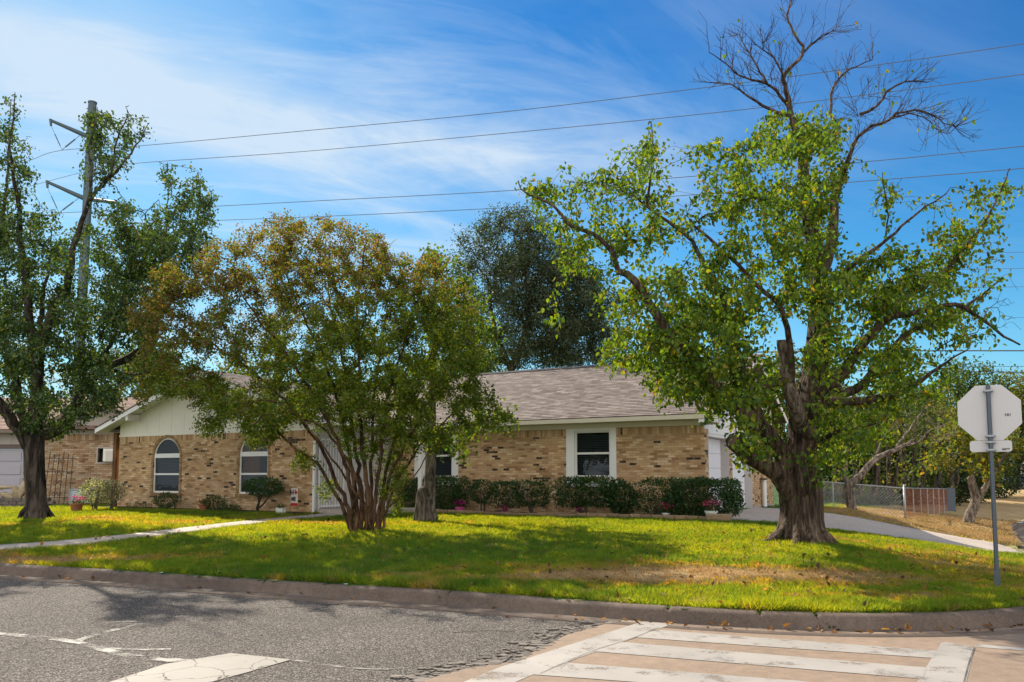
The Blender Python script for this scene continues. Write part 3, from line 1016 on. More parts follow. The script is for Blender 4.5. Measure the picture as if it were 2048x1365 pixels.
# ------------------------------------------------------------------ the brick house
house = empty('brick_house', (HP.x, HP.y, HZ), HROT, 'single storey tan brick ranch house with grey shingle roof and front gable', 'house')


def zl(px, py, b):
    """local height of a pixel on the wall plane at depth b"""
    a = ha(px, b)
    p = hx(a, b)
    return at(px, py, p.y).z - HZ


def wall_strip(mb, axis, w, t0, t1, z0, z1, ops, th=0.1, mi=0, inward=1):
    """wall in the plane b=w (axis 'a') or a=w (axis 'b') from t0 to t1; ops: (u0, u1, sill, head, arched)"""
    def P(t, z, d=0.0):
        return (t, w + d, z) if axis == 'a' else (w + d, t, z)
    cuts = {t0, t1}
    for u0, u1, s, h, ar in ops:
        if ar:
            n = 28
            cuts |= {u0 + (u1 - u0) * (1 - math.cos(math.pi * k / n)) / 2 for k in range(n + 1)}
        else:
            cuts |= {u0, u1}
    cuts = sorted(cuts)
    def head(o, t):
        u0, u1, s, h, ar = o
        if not ar:
            return h
        r = (u1 - u0) / 2
        return h - r + math.sqrt(max(0, r * r - (t - (u0 + u1) / 2) ** 2))
    def q(ta, tb, za, zb, zc, zd):
        mb.face([P(ta, za), P(tb, zb), P(tb, zc), P(ta, zd)], [(ta, za), (tb, zb), (tb, zc), (ta, zd)], mi=mi)
    for ta, tb in zip(cuts, cuts[1:]):
        o = [x for x in ops if x[0] - 1e-6 <= ta and tb <= x[1] + 1e-6]
        if o:
            o = o[0]
            if o[2] > z0:
                q(ta, tb, z0, z0, o[2], o[2])
            ha_, hb_ = head(o, ta), head(o, tb)
            q(ta, tb, ha_, hb_, z1, z1)
            mb.face([P(ta, ha_), P(tb, hb_), P(tb, hb_, th * inward), P(ta, ha_, th * inward)], [(ta, ha_), (tb, hb_), (tb, hb_ + .1), (ta, ha_ + .1)], mi=mi)
        else:
            q(ta, tb, z0, z0, z1, z1)
    for u0, u1, s, h, ar in ops:
        hs = h - (u1 - u0) / 2 if ar else h
        for t in (u0, u1):
            mb.face([P(t, s), P(t, s, th * inward), P(t, hs, th * inward), P(t, hs)], [(0, s), (th, s), (th, hs), (0, hs)], mi=mi)
        if s > z0:
            mb.face([P(u0, s), P(u1, s), P(u1, s, th * inward), P(u0, s, th * inward)], [(u0, 0), (u1, 0), (u1, th), (u0, th)], mi=mi)


WT = 2.45
WA0, WA1, WB = -19.3, -10.38, -3.67
# rectangular windows of the main front: sash px, trim px, head y, sill y
RW = []
for s0, s1, t0, t1 in ((1149.5, 1221.5, 1133.5, 1233.5), (845.5, 904.5, 829.5, 917)):
    RW.append((ha(s0, 0), ha(s1, 0), ha(t0, 0), ha(t1, 0)))
zs, zh = zl(1185, 955, 0), zl(1185, 862, 0)
mb = MB()
wall_strip(mb, 'a', 0.0, WA1, 0.0, -0.3, WT, [(r[0], r[1], zs, zh, False) for r in RW])
mb.build('wall', M_BRICK, house)
# wing front
AW = []
for p0, p1 in ((306, 358.4), (477.5, 535)):
    AW.append((ha(p0, WB), ha(p1, WB)))
zas, zat = zl(332, 985.5, WB), zl(332, 876.2, WB)
mb = MB()
wall_strip(mb, 'a', WB, WA0, WA1, -0.3, WT, [(a0, a1, zas, zat, True) for a0, a1 in AW])
wall_strip(mb, 'b', WA0, WB, 8.2, -0.3, WT, [])
mb.build('wing_wall', M_BRICK, house)
# brick arch rings and sills of the wing windows
SURR = []
for a0, a1 in AW:
    mb = MB()
    c, r = (a0 + a1) / 2, (a1 - a0) / 2
    zc = zat - r
    n = 26
    def ringp(t, q, d):
        return (c + q * math.cos(t), WB - d, zc + q * math.sin(t))
    for k in range(n):
        t0, t1 = math.pi * k / n + 0.008, math.pi * (k + 1) / n - 0.008
        tone = random.choice([(0.30, 0.185, 0.09), (0.40, 0.27, 0.145), (0.25, 0.15, 0.08), (0.34, 0.215, 0.11)])
        A = [ringp(t0, r + .004, .016), ringp(t1, r + .004, .016), ringp(t1, r + .10, .016), ringp(t0, r + .10, .016)]
        mb.prism(A, (0, 0.03, 0), col=tone)
    for s in (-1, 1):
        z = zas - 0.07
        while z < zc - 0.06:
            tone = random.choice([(0.30, 0.185, 0.09), (0.40, 0.27, 0.145), (0.25, 0.15, 0.08), (0.34, 0.215, 0.11)])
            x0, x1 = sorted((c + s * (r + .004), c + s * (r + .10)))
            mb.box(x0, x1, WB - .016, WB + .014, z + .004, z + .0625, col=tone)
            z += 0.0665
    x = a0 - .1
    while x < a1 + .1:
        tone = random.choice([(0.30, 0.185, 0.09), (0.40, 0.27, 0.145), (0.25, 0.15, 0.08)])
        mb.box(x + .004, x + .063, WB - .05, WB + .05, zas - .13, zas - .012, col=tone)
        x += .0665
    SURR.append(mb.build('brick_surround', M_ROCK))


def blinds(mb, a0, a1, b, z0, z1, pitch=0.05):
    z = z0 + 0.02
    while z < z1 - 0.02:
        M = Matrix.Translation((0, b, z)) @ Matrix.Rotation(R(52), 4, 'X')
        mb.box(a0, a1, -0.022, 0.022, -0.0012, 0.0012, M=M)
        z += pitch


def sash_bar(mb, a0, a1, z0, z1, b0, b1):
    mb.box(a0, a1, b0, b1, z0, z1)


for i, (a0, a1, t0, t1) in enumerate(RW):
    zm0, zm1 = zl(1185, 909, 0), zl(1185, 905, 0)
    f = MB()
    fw = 0.055
    b0, b1 = 0.035, 0.085
    sash_bar(f, a0, a0 + fw, zs, zh, b0, b1)
    sash_bar(f, a1 - fw, a1, zs, zh, b0, b1)
    sash_bar(f, a0 + fw, a1 - fw, zs, zs + fw, b0, b1)
    sash_bar(f, a0 + fw, a1 - fw, zh - fw, zh, b0, b1)
    sash_bar(f, a0 + fw, a1 - fw, zm0, zm1, b0 - 0.01, b1)
    wd = f.build('window', M_WHITE, house)
    g = MB()
    g.face([(a0 + fw, .065, zs + fw), (a1 - fw, .065, zs + fw), (a1 - fw, .065, zh - fw), (a0 + fw, .065, zh - fw)])
    g.build('pane', M_GLASS, wd)
    bl = MB()
    blinds(bl, a0 + fw, a1 - fw, 0.14, zs + 0.03, zh - 0.06)
    bl.build('blind', M_BLIND, wd)
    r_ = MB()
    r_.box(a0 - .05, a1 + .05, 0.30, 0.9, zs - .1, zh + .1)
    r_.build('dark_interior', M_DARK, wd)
    tr = MB()
    tr.box(t0, a0 + .006, -0.035, 0.03, zs - .10, WT + .004)
    tr.box(a1 - .006, t1, -0.035, 0.03, zs - .10, WT + .004)
    tr.box(a0 + .006, a1 - .006, -0.035, 0.034, zh - .01, WT + .004)
    tr.build('trim', M_WHITE, wd, bevel=0.004)
    sl = MB()
    sl.box(t0 - .03, t1 + .03, -0.07, 0.032, zs - .15, zs - .1005)
    sl.box(t0 + .02, t1 - .02, -0.05, -0.002, zs - .27, zs - .151)
    sl.build('sill', M_WHITE, wd, bevel=0.005)

for i, (a0, a1) in enumerate(AW):
    c, r = (a0 + a1) / 2, (a1 - a0) / 2
    zc = zat - r
    zq0, zq1 = zl(332, 916, WB), zl(332, 907.5, WB)
    zm0, zm1 = zl(332, 950.5, WB), zl(332, 947, WB)
    f = MB()
    fw = 0.05
    b0, b1 = WB + 0.03, WB + 0.085
    n = 24
    for k in range(n):
        t0, t1 = math.pi * k / n, math.pi * (k + 1) / n
        q = [(c + (r - d) * math.cos(t), b0, zc + (r - d) * math.sin(t)) for d, t in ((0, t0), (0, t1), (fw, t1), (fw, t0))]
        f.prism(q, (0, b1 - b0, 0))
    f.box(a0, a0 + fw, b0, b1, zas, zc)
    f.box(a1 - fw, a1, b0, b1, zas, zc)
    f.box(a0 + fw, a1 - fw, b0, b1, zas, zas + fw)
    f.box(a0 + fw * .4, a1 - fw * .4, b0 - .012, b1, zq0, zq1)
    f.box(a0 + fw, a1 - fw, b0 - .006, b1, zm0, zm1)
    wd = f.build('window', M_WHITE, house)
    SURR[i].parent = wd
    g = MB()
    pts = [(a0 + .02, WB + .06, zas + .02), (a1 - .02, WB + .06, zas + .02)] + [(c + (r - .02) * math.cos(math.pi * k / n), WB + .06, zc + (r - .02) * math.sin(math.pi * k / n)) for k in range(n + 1)]
    g.face(pts)
    g.build('pane', M_GLASS, wd)
    bl = MB()
    blinds(bl, a0 + fw, a1 - fw, WB + 0.15, zas + 0.03, zm1 + 0.45 if i == 0 else zm0)
    bl.build('blind', M_BLIND, wd)
    if i == 1:  # pleated orange sheet behind the left half of the glass
        cu = MB()
        x = a0 + .03
        k = 0
        while x < c + .05:
            cu.face([(x, WB + .2 + .02 * (k % 2), zm0 - .05), (x + .035, WB + .2 + .02 * ((k + 1) % 2), zm0 - .05), (x + .035, WB + .2 + .02 * ((k + 1) % 2), zat), (x, WB + .2 + .02 * (k % 2), zat)])
            x += .035
            k += 1
        cu.build('pleated_sheet', plain('orange_sheet', (0.50, 0.16, 0.05), 0.8), wd)
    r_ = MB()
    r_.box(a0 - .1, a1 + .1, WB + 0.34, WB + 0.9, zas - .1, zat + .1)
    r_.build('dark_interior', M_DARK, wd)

# gable over the wing
WC = (WA0 + WA1) / 2
EO, FO = 0.62, 0.50
PW = 0.335
ZE = 2.74
def wroof(a):
    return ZE + PW * ((WC - WA0 + EO) - abs(a - WC))
ZR = wroof(WC)
mb = MB()
mb.prism([(WA0, WB + .003, WT), (WA1, WB + .003, WT), (WA1, WB + .003, wroof(WA1) - .1), (WC, WB + .003, ZR - .1), (WA0, WB + .003, wroof(WA0) - .1)], (0, .08, 0))
x = WA0 + .2
while x < WA1:      # battens' shadow lines: narrow v-grooves as raised strips
    mb.box(x - .012, x + .012, WB - .004, WB + .002, WT, max(WT + .05, wroof(x) - .12))
    x += 0.61
mb.box(WA0 - .02, WA1 + .02, WB - .012, WB + .001, WT - .012, WT + .05)
mb.build('gable_panel', M_GABLE, house)
# rake boards + soffit of the wing
mb = MB()
for s in (-1, 1):
    e = WC + s * (WC - WA0 + EO)
    zo = -0.025
    q = [(e, WB - FO - .02, ZE + zo), (WC, WB - FO - .02, ZR + zo), (WC, WB - FO - .02, ZR + zo - .15), (e, WB - FO - .02, ZE + zo - .15)]
    mb.prism(q, (0, .03, 0))
    mb.prism([(e, WB - FO + .012, ZE - .10), (WC, WB - FO + .012, ZR - .10), (WC, WB - .002, ZR - .10), (e, WB - .002, ZE - .10)], (0, 0, .015))
    mb.box(min(e, e - s * .03), max(e, e - s * .03), WB - FO + .012, 0 if s > 0 else 6, ZE - .16, ZE - .03)
    w_ = WA0 if s < 0 else WA1
    mb.box(min(e - s * .035, w_), max(e - s * .035, w_), WB + .002, -.1, ZE - .14, ZE - .125)
mb.build('fascia', M_WHITE, house)
for a in (-18.3, -11.4, WC):
    mb = MB()
    zb = wroof(a) - .12
    mb.box(a - .05, a + .05, WB - FO + .015, WB - .004, zb - .22, zb)
    mb.build('rafter_tail', M_WHITE, house)


def shingles(mb, a0, a1, pt, axis, rows, rng, tones):
    """courses of tabs up a slope; pt(t) -> (b, z) (axis 'a') from eave t=0 to ridge t=1"""
    for r in range(rows):
        t0, t1 = r / rows, (r + 1) / rows
        x = a0 - rng.random() * 0.3
        while x < a1:
            w_ = 0.15 + 0.22 * rng.random()
            xa, xb = max(a0, x), min(a1, x + w_)
            x += w_
            if xb - xa < 0.01:
                continue
            th = 0.011 + 0.006 * rng.random()
            (p0, z0), (p1, z1) = pt(t0), pt(t1)
            c = tones[int(rng.random() * len(tones))]
            k = 0.86 + 0.28 * rng.random()
            c = tuple(v * k for v in c)
            def Q(xx, p, z):
                return (xx, p, z) if axis == 'a' else (p, xx, z)
            mb.face([Q(xa, p0, z0 + th), Q(xb, p0, z0 + th), Q(xb, p1, z1 + .002), Q(xa, p1, z1 + .002)], col=c)
            mb.face([Q(xa, p0, z0), Q(xb, p0, z0), Q(xb, p0, z0 + th), Q(xa, p0, z0 + th)], col=tuple(v * .8 for v in c))


TONES = [(0.175, 0.142, 0.127), (0.215, 0.175, 0.156), (0.145, 0.117, 0.106), (0.25, 0.205, 0.183), (0.195, 0.157, 0.141)]
rs = np.random.default_rng(5)
# wing roof
mb = MB()
e0, e1 = WC - (WC - WA0 + EO), WC + (WC - WA0 + EO)
shingles(mb, WB - FO - .04, 3.6, lambda t: (e1 + (WC - e1) * t, ZE + (ZR - ZE) * t), 'b', 37, rs, TONES)
shingles(mb, WB - FO - .04, 3.6, lambda t: (e0 + (WC - e0) * t, ZE + (ZR - ZE) * t), 'b', 37, rs, TONES)
mb.prism([(e0, WB - FO - .04, ZE - .02), (WC, WB - FO - .04, ZR - .02), (e1, WB - FO - .04, ZE - .02), (e1, WB - FO - .04, ZE - .002), (WC, WB - FO - .04, ZR - .002), (e0, WB - FO - .04, ZE - .002)], (0, 7.6, 0), col=(.16, .12, .11))
mb.build('wing_roof', M_SHINGLE, house)
# main roof
BE, ZE2, BRG, ZRG = -0.44, 2.735, 4.75, 4.95
BBK, ZBK = 9.2, 3.05
AR = 0.42
AL = -19.9
mb = MB()
shingles(mb, AL, AR, lambda t: (BE + (BRG - BE) * t, ZE2 + (ZRG - ZE2) * t), 'a', 40, rs, TONES)
shingles(mb, AL, AR, lambda t: (BBK + (BRG - BBK) * t, ZBK + (ZRG - ZBK) * t), 'a', 20, rs, TONES)
for pa, pb in (((BE, ZE2), (BRG, ZRG)), ((BBK, ZBK), (BRG, ZRG))):
    mb.prism([(AL, pa[0], pa[1] - .03), (AL, pb[0], pb[1] - .03), (AL, pb[0], pb[1] - .002), (AL, pa[0], pa[1] - .002)], (AR - AL, 0, 0), col=(.15, .11, .10))
rf = mb.build('roof', M_SHINGLE, house)
mb = MB()     # ridge cap and, on the left part, a ridge vent
x = AL
while x < AR:
    c = tuple(v * (0.8 + .3 * rs.random()) for v in (0.22, 0.165, 0.145))
    vent = x < ha(1186, BRG)
    h = 0.05 if vent else 0.018
    c = (0.05, 0.045, 0.05) if vent else c
    w_ = 0.14
    mb.prism([(x, BRG - w_, ZRG - .045 + h * .4), (x, BRG, ZRG + h), (x, BRG + w_, ZRG - .045 + h * .4), (x, BRG + w_, ZRG - .07), (x, BRG - w_, ZRG - .07)], (0.245, 0, 0), col=c)
    x += 0.25
mb.build('ridge_cap', M_SHINGLE, rf)
mb = MB()
mb.box(e1 - .3, AR, BE - .005, BE + .025, 2.60, 2.715)
mb.box(e1 - .3, AR, BE + .025, -.001, 2.60, 2.615)
mb.box(WA1, AR, -.030, -.002, WT + .006, 2.598)
mb.build('front_fascia', M_CREAM, house, bevel=0.003)
# gable end on the garage side
mb = MB()
def mroof(b):
    return ZE2 + (ZRG - ZE2) * (b - BE) / (BRG - BE) if b < BRG else ZRG + (ZBK - ZRG) * (b - BRG) / (BBK - BRG)
mb.prism([(0, -.02, 2.36), (0, 8.2, 2.36), (0, 8.2, mroof(8.2) - .06), (0, BRG, ZRG - .06), (0, -.02, mroof(0) - .06)], (.012, 0, 0))
b = .3
while b < 8.1:
    mb.box(.012, .022, b - .02, b + .02, 2.38, mroof(b) - .1)
    b += .41
mb.box(AR - .44, AR - .02, -.43, -.03, 2.50, 2.598)
mb.build('gable_end', M_WHITE, house)
mb = MB()
for pa, pb in (((BE, ZE2), (BRG, ZRG)), ((BBK, ZBK), (BRG, ZRG))):
    mb.prism([(AR - .03, pa[0], pa[1] - .032), (AR - .03, pb[0], pb[1] - .032), (AR - .03, pb[0], pb[1] - .2), (AR - .03, pa[0], pa[1] - .17)], (.025, 0, 0))
mb.build('rake_board', M_GABLE, house)
# garage side wall
mb = MB()
DO = [(0.35, 2.45, -.3, 2.2, False), (2.8, 5.2, -.3, 2.2, False)]
wall_strip(mb, 'b', 0.0, 0.0, 8.2, -.3, 2.36, DO, 0.30, inward=-1)
mb.build('garage_wall', M_BRICK, house)
mb = MB()
mb.box(.002, .05, .25, 5.3, 2.24, 2.36)
mb.box(.002, .03, .25, 5.3, 2.17, 2.238)
mb.build('door_header', M_WHITE, house, bevel=.004)
for i, (b0, b1, s, h, _) in enumerate(DO):
    mb = MB()
    mb.box(-.29, -.002, b1 - .035, b1 - .003, -.1, 2.2)
    mb.box(-.29, -.002, b0 + .003, b0 + .035, -.1, 2.2)
    mb.box(-.29, -.002, b0 + .036, b1 - .036, 2.165, 2.196)
    mb.build('door_jamb', M_JAMB, house)
    mb = MB()
    z = .02 + .05
    for k in range(5):
        mb.box(-.29, -.235, b0 + .04, b1 - .04, z, z + .411)
        z += .418
    gd = mb.build('garage_door', M_GARAGE, house, bevel=.003)
    mb = MB()
    mb.box(-.40, -.296, b0 - .05, b1 + .05, -.2, 2.3)
    mb.build('dark_interior', M_DARK, gd)
    mb = MB()
    mb.box(-.234, -.20, (b0 + b1) / 2 - .06, (b0 + b1) / 2 + .06, .72, .75)
    mb.build('handle', M_STEEL, gd)
# slab edge, downpipe, vent pipe, corner post
mb = MB()
mb.box(.004, .03, 5.25, 8.25, -.3, .16)
mb.build('foundation', M_CONC, house)
mb = MB()
p0 = 6.35
mb.tube([(.12, p0, -.1), (.12, p0, .98)], .07, 14)
mb.build('vent_pipe', M_WHITE, house, smooth=False)
mb = MB()
mb.box(.003, .20, p0 - .13, p0 + .13, .985, 1.03)
mb.build('pipe_hood', M_BLACK, house)
mb = MB()
mb.box(WA0 - .28, WA0 - .12, WB - .05, WB + .11, -.2, ZE - .141)
mb.build('corner_post', M_WOOD, house, bevel=.008)
# entry: downpipe at the wing corner, barred security door, porch slab, railing
mb = MB()
mb.box(WA1 - .02, WA1 + .045, WB - .06, WB - .004, .02, 2.52)
mb.build('downpipe', M_WHITE, house, bevel=.006)
mb = MB()
wall_strip(mb, 'b', WA1, WB, 0.0, -.3, 2.6, [])
mb.build('porch_wall', M_JAMB, house)
mb = MB()
b0, b1 = WB + .12, WB + 1.22
mb.box(WA1 + .03, WA1 + .07, b0, b0 + .05, .16, 2.2)
mb.box(WA1 + .03, WA1 + .07, b1 - .05, b1, .16, 2.2)
mb.box(WA1 + .03, WA1 + .07, b0, b1, .2, .25)
mb.box(WA1 + .03, WA1 + .07, b0, b1, 2.15, 2.2)
sdr = mb.build('security_door', M_WHITE, house)
mb = MB()
k = b0 + .13
while k < b1 - .08:
    mb.box(WA1 + .04, WA1 + .058, k - .009, k + .009, .16, 2.15)
    k += .12
mb.build('bars', M_WHITE, sdr)
mb = MB()
mb.box(WA1 + .006, -8.25, WB + .05, -.01, -.2, .14)
mb.build('porch_slab', M_CONC, house)
mb = MB()
mb.box(-10.25, -9.1, -2.02, -1.98, .86, .9)
mb.box(-10.25, -9.1, -2.02, -1.98, .22, .25)
for k in range(11):
    x = -10.2 + k * .11
    mb.box(x - .009, x + .009, -2.01, -1.99, .14, .86)
mb.build('porch_railing', M_WHITE, house)
mb = MB()
mb.box(-8.5, -8.38, -1.2, -1.08, .14, 2.6)
mb.build('porch_column', M_WHITE, house)

# ------------------------------------------------------------------ the neighbour's house at the far left
NZ = 0.52
NY = 33.0
nb = empty('neighbour_house', (0, 0, NZ), 0, 'neighbouring brick house with lavender grey garage door behind the left tree', 'house')
nx0 = at(48, 900, NY).x
mb = MB()
wx0, wx1 = at(196, 910, NY).x, at(245, 910, NY).x
wz0, wz1 = at(210, 925, NY).z - NZ, at(210, 897, NY).z - NZ
wall_strip(mb, 'a', NY, nx0, -11.5, -.4, 2.755, [(wx0, wx1, wz0, wz1, False)])
mb.build('wall', M_NBRICK, nb)
mb = MB()
f = .05
mb.box(wx0, wx1, NY - .03, NY + .05, wz0 - f, wz0)
mb.box(wx0, wx1, NY - .03, NY + .05, wz1, wz1 + f)
mb.box(wx0 - f, wx0, NY - .03, NY + .05, wz0 - f, wz1 + f)
win = mb.build('window', M_NPANEL, nb)
mb = MB()
ax = wx0 + .3
mb.box(ax, wx1 + .2, NY - .2, NY + .2, wz0 + .03, wz1 - .02)
acu = mb.build('air_conditioner', M_GABLE, win)
mb = MB()
for k in range(9):
    z = wz0 + .07 + k * .045
    mb.box(ax + .10, wx1 + .16, NY - .212, NY - .2, z, z + .016)
mb.build('grille', M_JAMB, acu)
mb = MB()
mb.box(wx0 - .6, wx1 + .6, NY + .21, NY + .4, wz0 - .6, wz1 + .6)
mb.build('dark_interior', M_DARK, win)
# garage part
gx0 = nx0 - 6.2
mb = MB()
mb.box(gx0, nx0 - .004, NY + .02, NY + .06, -.3, 2.16)
for k in range(4):
    for q in range(6):
        x = gx0 + .15 + q * 1.02
        mb.box(x, x + .85, NY - .004, NY + .019, .1 + k * .53, .5 + k * .53)
mb.build('garage_door', M_NGAR, nb, bevel=.008)
mb = MB()
mb.box(gx0 - .3, nx0 - .002, NY - .04, NY + .1, 2.17, 2.36)
mb.build('door_header', plain('brown_trim', (0.14, 0.10, 0.085)), nb)
mb = MB()
mb.box(gx0 - .3, nx0 - .003, NY, NY + .08, 2.361, 3.0)
x = gx0
while x < nx0:
    mb.box(x, x + .09, NY - .015, NY - .001, 2.361, 3.0)
    x += .8
mb.build('upper_panel', M_NPANEL, nb)
# front gable with pale siding above the brick
gc = at(196, 830, NY).x
ghw = 2.1
gz = at(196, 800, NY).z - NZ
mb = MB()
mb.prism([(nx0, NY + .004, 2.756), (-11.5, NY + .004, 2.756), (-11.5, NY + .004, 3.0), (gc + ghw, NY + .004, 3.0), (gc, NY + .004, gz - .1), (gc - ghw, NY + .004, 3.0), (nx0, NY + .004, 3.0)], (0, .05, 0))
mb.build('gable_panel', M_NPANEL, nb)
mb = MB()
NT_ = [(0.23, 0.145, 0.115), (0.27, 0.175, 0.14), (0.20, 0.125, 0.10)]
shingles(mb, gx0 - .6, -11.0, lambda t: (NY - .45 + 5.2 * t, 2.95 + 1.75 * t), 'a', 24, rs, NT_)
for s in (-1, 1):
    e = gc + s * (ghw + .3)
    shingles(mb, NY - .5, NY + 3.2, lambda t: (e + (gc - e) * t, 2.95 + (gz - 2.95) * t), 'b', 16, rs, NT_)
mb.prism([(gx0 - .6, NY - .45, 2.93), (gx0 - .6, NY + 4.75, 4.68), (gx0 - .6, NY + 9.9, 2.93)], (-11.0 - gx0 + .6, 0, 0), col=(.2, .13, .1))
mb.build('roof', M_SHINGLE, nb)
mb = MB()
for s in (-1, 1):
    e = gc + s * (ghw + .3)
    mb.prism([(e, NY - .52, 2.945), (gc, NY - .52, gz - .005), (gc, NY - .52, gz - .15), (e, NY - .52, 2.80)], (0, .03, 0))
mb.box(gx0 - .6, gc - ghw - .3, NY - .48, NY - .451, 2.80, 2.94)
mb.build('fascia', plain('neighbour_fascia', (0.20, 0.14, 0.115)), nb)

# ------------------------------------------------------------------ things against the neighbour's wall
def gz_at(px, py, Y):
    p = at(px, py, Y)
    return Vector((p.x, p.y, lz(p.x, p.y)))


tr = empty('garden_trellis', gz_at(112, 1005, 32.3), 0, 'black wrought iron trellis leaning on the neighbouring brick wall', 'trellis')
mb = MB()
hgt = 2.0
for k in range(6):
    x = -.5 + k * .2
    mb.tube([(x, 0, -.05), (x * .9, .25, hgt + .06 * math.cos(k * 2.1))], .013, 5)
for z in (.25, hgt * .63, hgt * .9):
    mb.tube([(-.58, z / hgt * .25 - .01, z), (.58, z / hgt * .25 - .01, z)], .015, 5)
mb.build('bars', M_BLACK, tr)
for c in range(4):
    mb = MB()
    zc = .3 + c * .42
    for s in (-1, 1):
        pts = []
        for k in range(14):
            t = k / 13 * 2.6 * math.pi
            r = .11 * (1 - k / 18)
            pts.append((s * (r * math.cos(t) + .02 - .11), (zc + r * math.sin(t)) / hgt * .25 - .02, zc + r * math.sin(t) + .1))
        mb.tube(pts, .010, 4)
    mb.build('scrollwork', M_BLACK, tr)

tub = empty('washtub', gz_at(165, 1003, 31.5), 0, 'round ribbed galvanised tub behind the variegated shrub', 'tub')
mb = MB()
prof = [(0, .03), (.44, .03), (.46, .0)]
for k in range(7):
    prof += [(.46, .05 + k * .07), (.485, .075 + k * .07), (.46, .10 + k * .07)]
prof += [(.48, .56), (.50, .57), (.48, .59), (.45, .57), (.43, .1), (0, .1)]
mb.lathe(prof, 24)
mb.build('body', M_TUB, tub, smooth=True)
mb = MB()
mb.tube([(-.05, .1, .5), (.25, .0, 1.0)], .03, 6)
mb.box(-.02, .5, -.02, .3, .52, .57)
mb.build('handle', M_BLACK, tub)

pw = empty('planter_wall', gz_at(18, 1012, 30.6), 0, 'low curved wall of grey blocks left of the tree trunk', 'planter wall')
mb = MB()
for row in range(3):
    for k in range(9):
        x = -1.3 + k * .3 + (row % 2) * .15
        g = .8 + .4 * random.random()
        y = .25 * (x / 1.3) ** 2
        mb.box(x, x + .29, y - .12, y + .12, -.05 + row * .125, -.05 + row * .125 + .12, col=(.17 * g, .14 * g, .12 * g))
mb.build('blocks', M_ROCK, pw, bevel=.012)


def rock(name, loc, sx, sy, sz, tilt, label, group, seed):
    bm = bmesh.new()
    bmesh.ops.create_icosphere(bm, subdivisions=3, radius=1)
    rr = np.random.default_rng(seed)
    d = [Vector(rr.normal(size=3)).normalized() for _ in range(14)]
    for v in bm.verts:
        for q in d:
            t = v.co.dot(q) - .72
            if t > 0:
                v.co -= q * t * .85
        v.co = Vector((v.co.x * sx, v.co.y * sy, v.co.z * sz))
    me = bpy.data.meshes.new(name)
    bm.to_mesh(me)
    bm.free()
    c = me.attributes.new('Col', 'FLOAT_COLOR', 'POINT')
    c.data.foreach_set('color', [.42, .33, .21, 1] * len(me.vertices))
    o = link_mesh(name, me, M_ROCK)
    o.location = loc
    o.rotation_euler = tilt
    return tag(o, label, 'stone', group)


for k, (px, py, sx, sz, tl, lab) in enumerate(((14, 992, .40, .16, (0, .3, 0), 'tan flagstone lying flat on the planter wall'), (33, 985, .15, .34, (0, -.25, .1), 'tan flagstone standing on edge behind the planter wall'),
                                             (44, 982, .17, .36, (0, .22, 0), 'tall tan flagstone leaning next to the tree trunk'), (4, 975, .45, .10, (0, 0, 0), 'flat pale slab on top of the stone pile'))):
    p = at(px, py, 31.0)
    rock('flagstone', (p.x, p.y, p.z), sx, .14, sz, tl, lab, 'flagstones piled by the garage', k + 3)

# ------------------------------------------------------------------ stop sign seen from behind
SP = Vector((6.15, 10.6))
sz0 = lz(SP.x, SP.y)
sg = empty('stop_sign', (SP.x, SP.y, sz0), HROT, 'back of an octagonal sign with a name plate below on a grey post', 'road sign')
mb = MB()
top = at(1972, 771, 10.6).z - sz0
mb.prism([(x, y, -.3) for x, y in ((-.026, -.012), (-.014, -.028), (.014, -.028), (.026, -.012), (.026, .012), (.014, .022), (-.014, .022), (-.026, .012))], (0, 0, top + .3))
mb.build('post', M_POST, sg, bevel=.003)
mb = MB()
mb.prism([(x, y, -.1) for x, y in ((-.034, -.036), (.034, -.036), (.034, .03), (-.034, .03))], (0, 0, .33))
mb.build('post_sleeve', M_POST, sg)
oc = at(1973, 825.5, 10.6).z - sz0
orad = .357
mb = MB()
oct_ = [(orad / math.cos(math.pi / 8) * math.cos(math.pi / 8 + k * math.pi / 4), .034, oc + orad / math.cos(math.pi / 8) * math.sin(math.pi / 8 + k * math.pi / 4)) for k in range(8)]
mb.prism(oct_, (0, .003, 0))
plate = mb.build('octagon_plate', M_ALU, sg)
mb = MB()
mb.prism([(p[0] * .985, .0385, oc + (p[2] - oc) * .985) for p in oct_], (0, .002, 0))
mb.build('red_face', M_RED, plate)
mb = MB()
pz0, pz1 = at(1978, 904, 10.6).z - sz0, at(1978, 881.5, 10.6).z - sz0
hw, cr_ = .236, .035
ring = []
for cx_, cz_, a0 in ((hw - cr_, pz1 - cr_, 0), (-hw + cr_, pz1 - cr_, 90), (-hw + cr_, pz0 + cr_, 180), (hw - cr_, pz0 + cr_, 270)):
    for k in range(5):
        t = R(a0 + k * 22.5)
        ring.append((cx_ + cr_ * math.cos(t), .034, cz_ + cr_ * math.sin(t)))
mb.prism(ring, (0, .003, 0))
npl = mb.build('name_plate', M_ALU, sg)
for zc in (oc + orad - .075, oc - orad + .055, pz1 - .02, pz0 + .025):
    mb = MB()
    mb.box(-.058, .058, -.036, .033, zc - .012, zc + .012)
    mb.tube([(-.045, -.05, zc), (-.045, .03, zc)], .009, 6)
    mb.tube([(.045, -.05, zc), (.045, .03, zc)], .009, 6)
    mb.build('bracket', M_STEEL, sg)


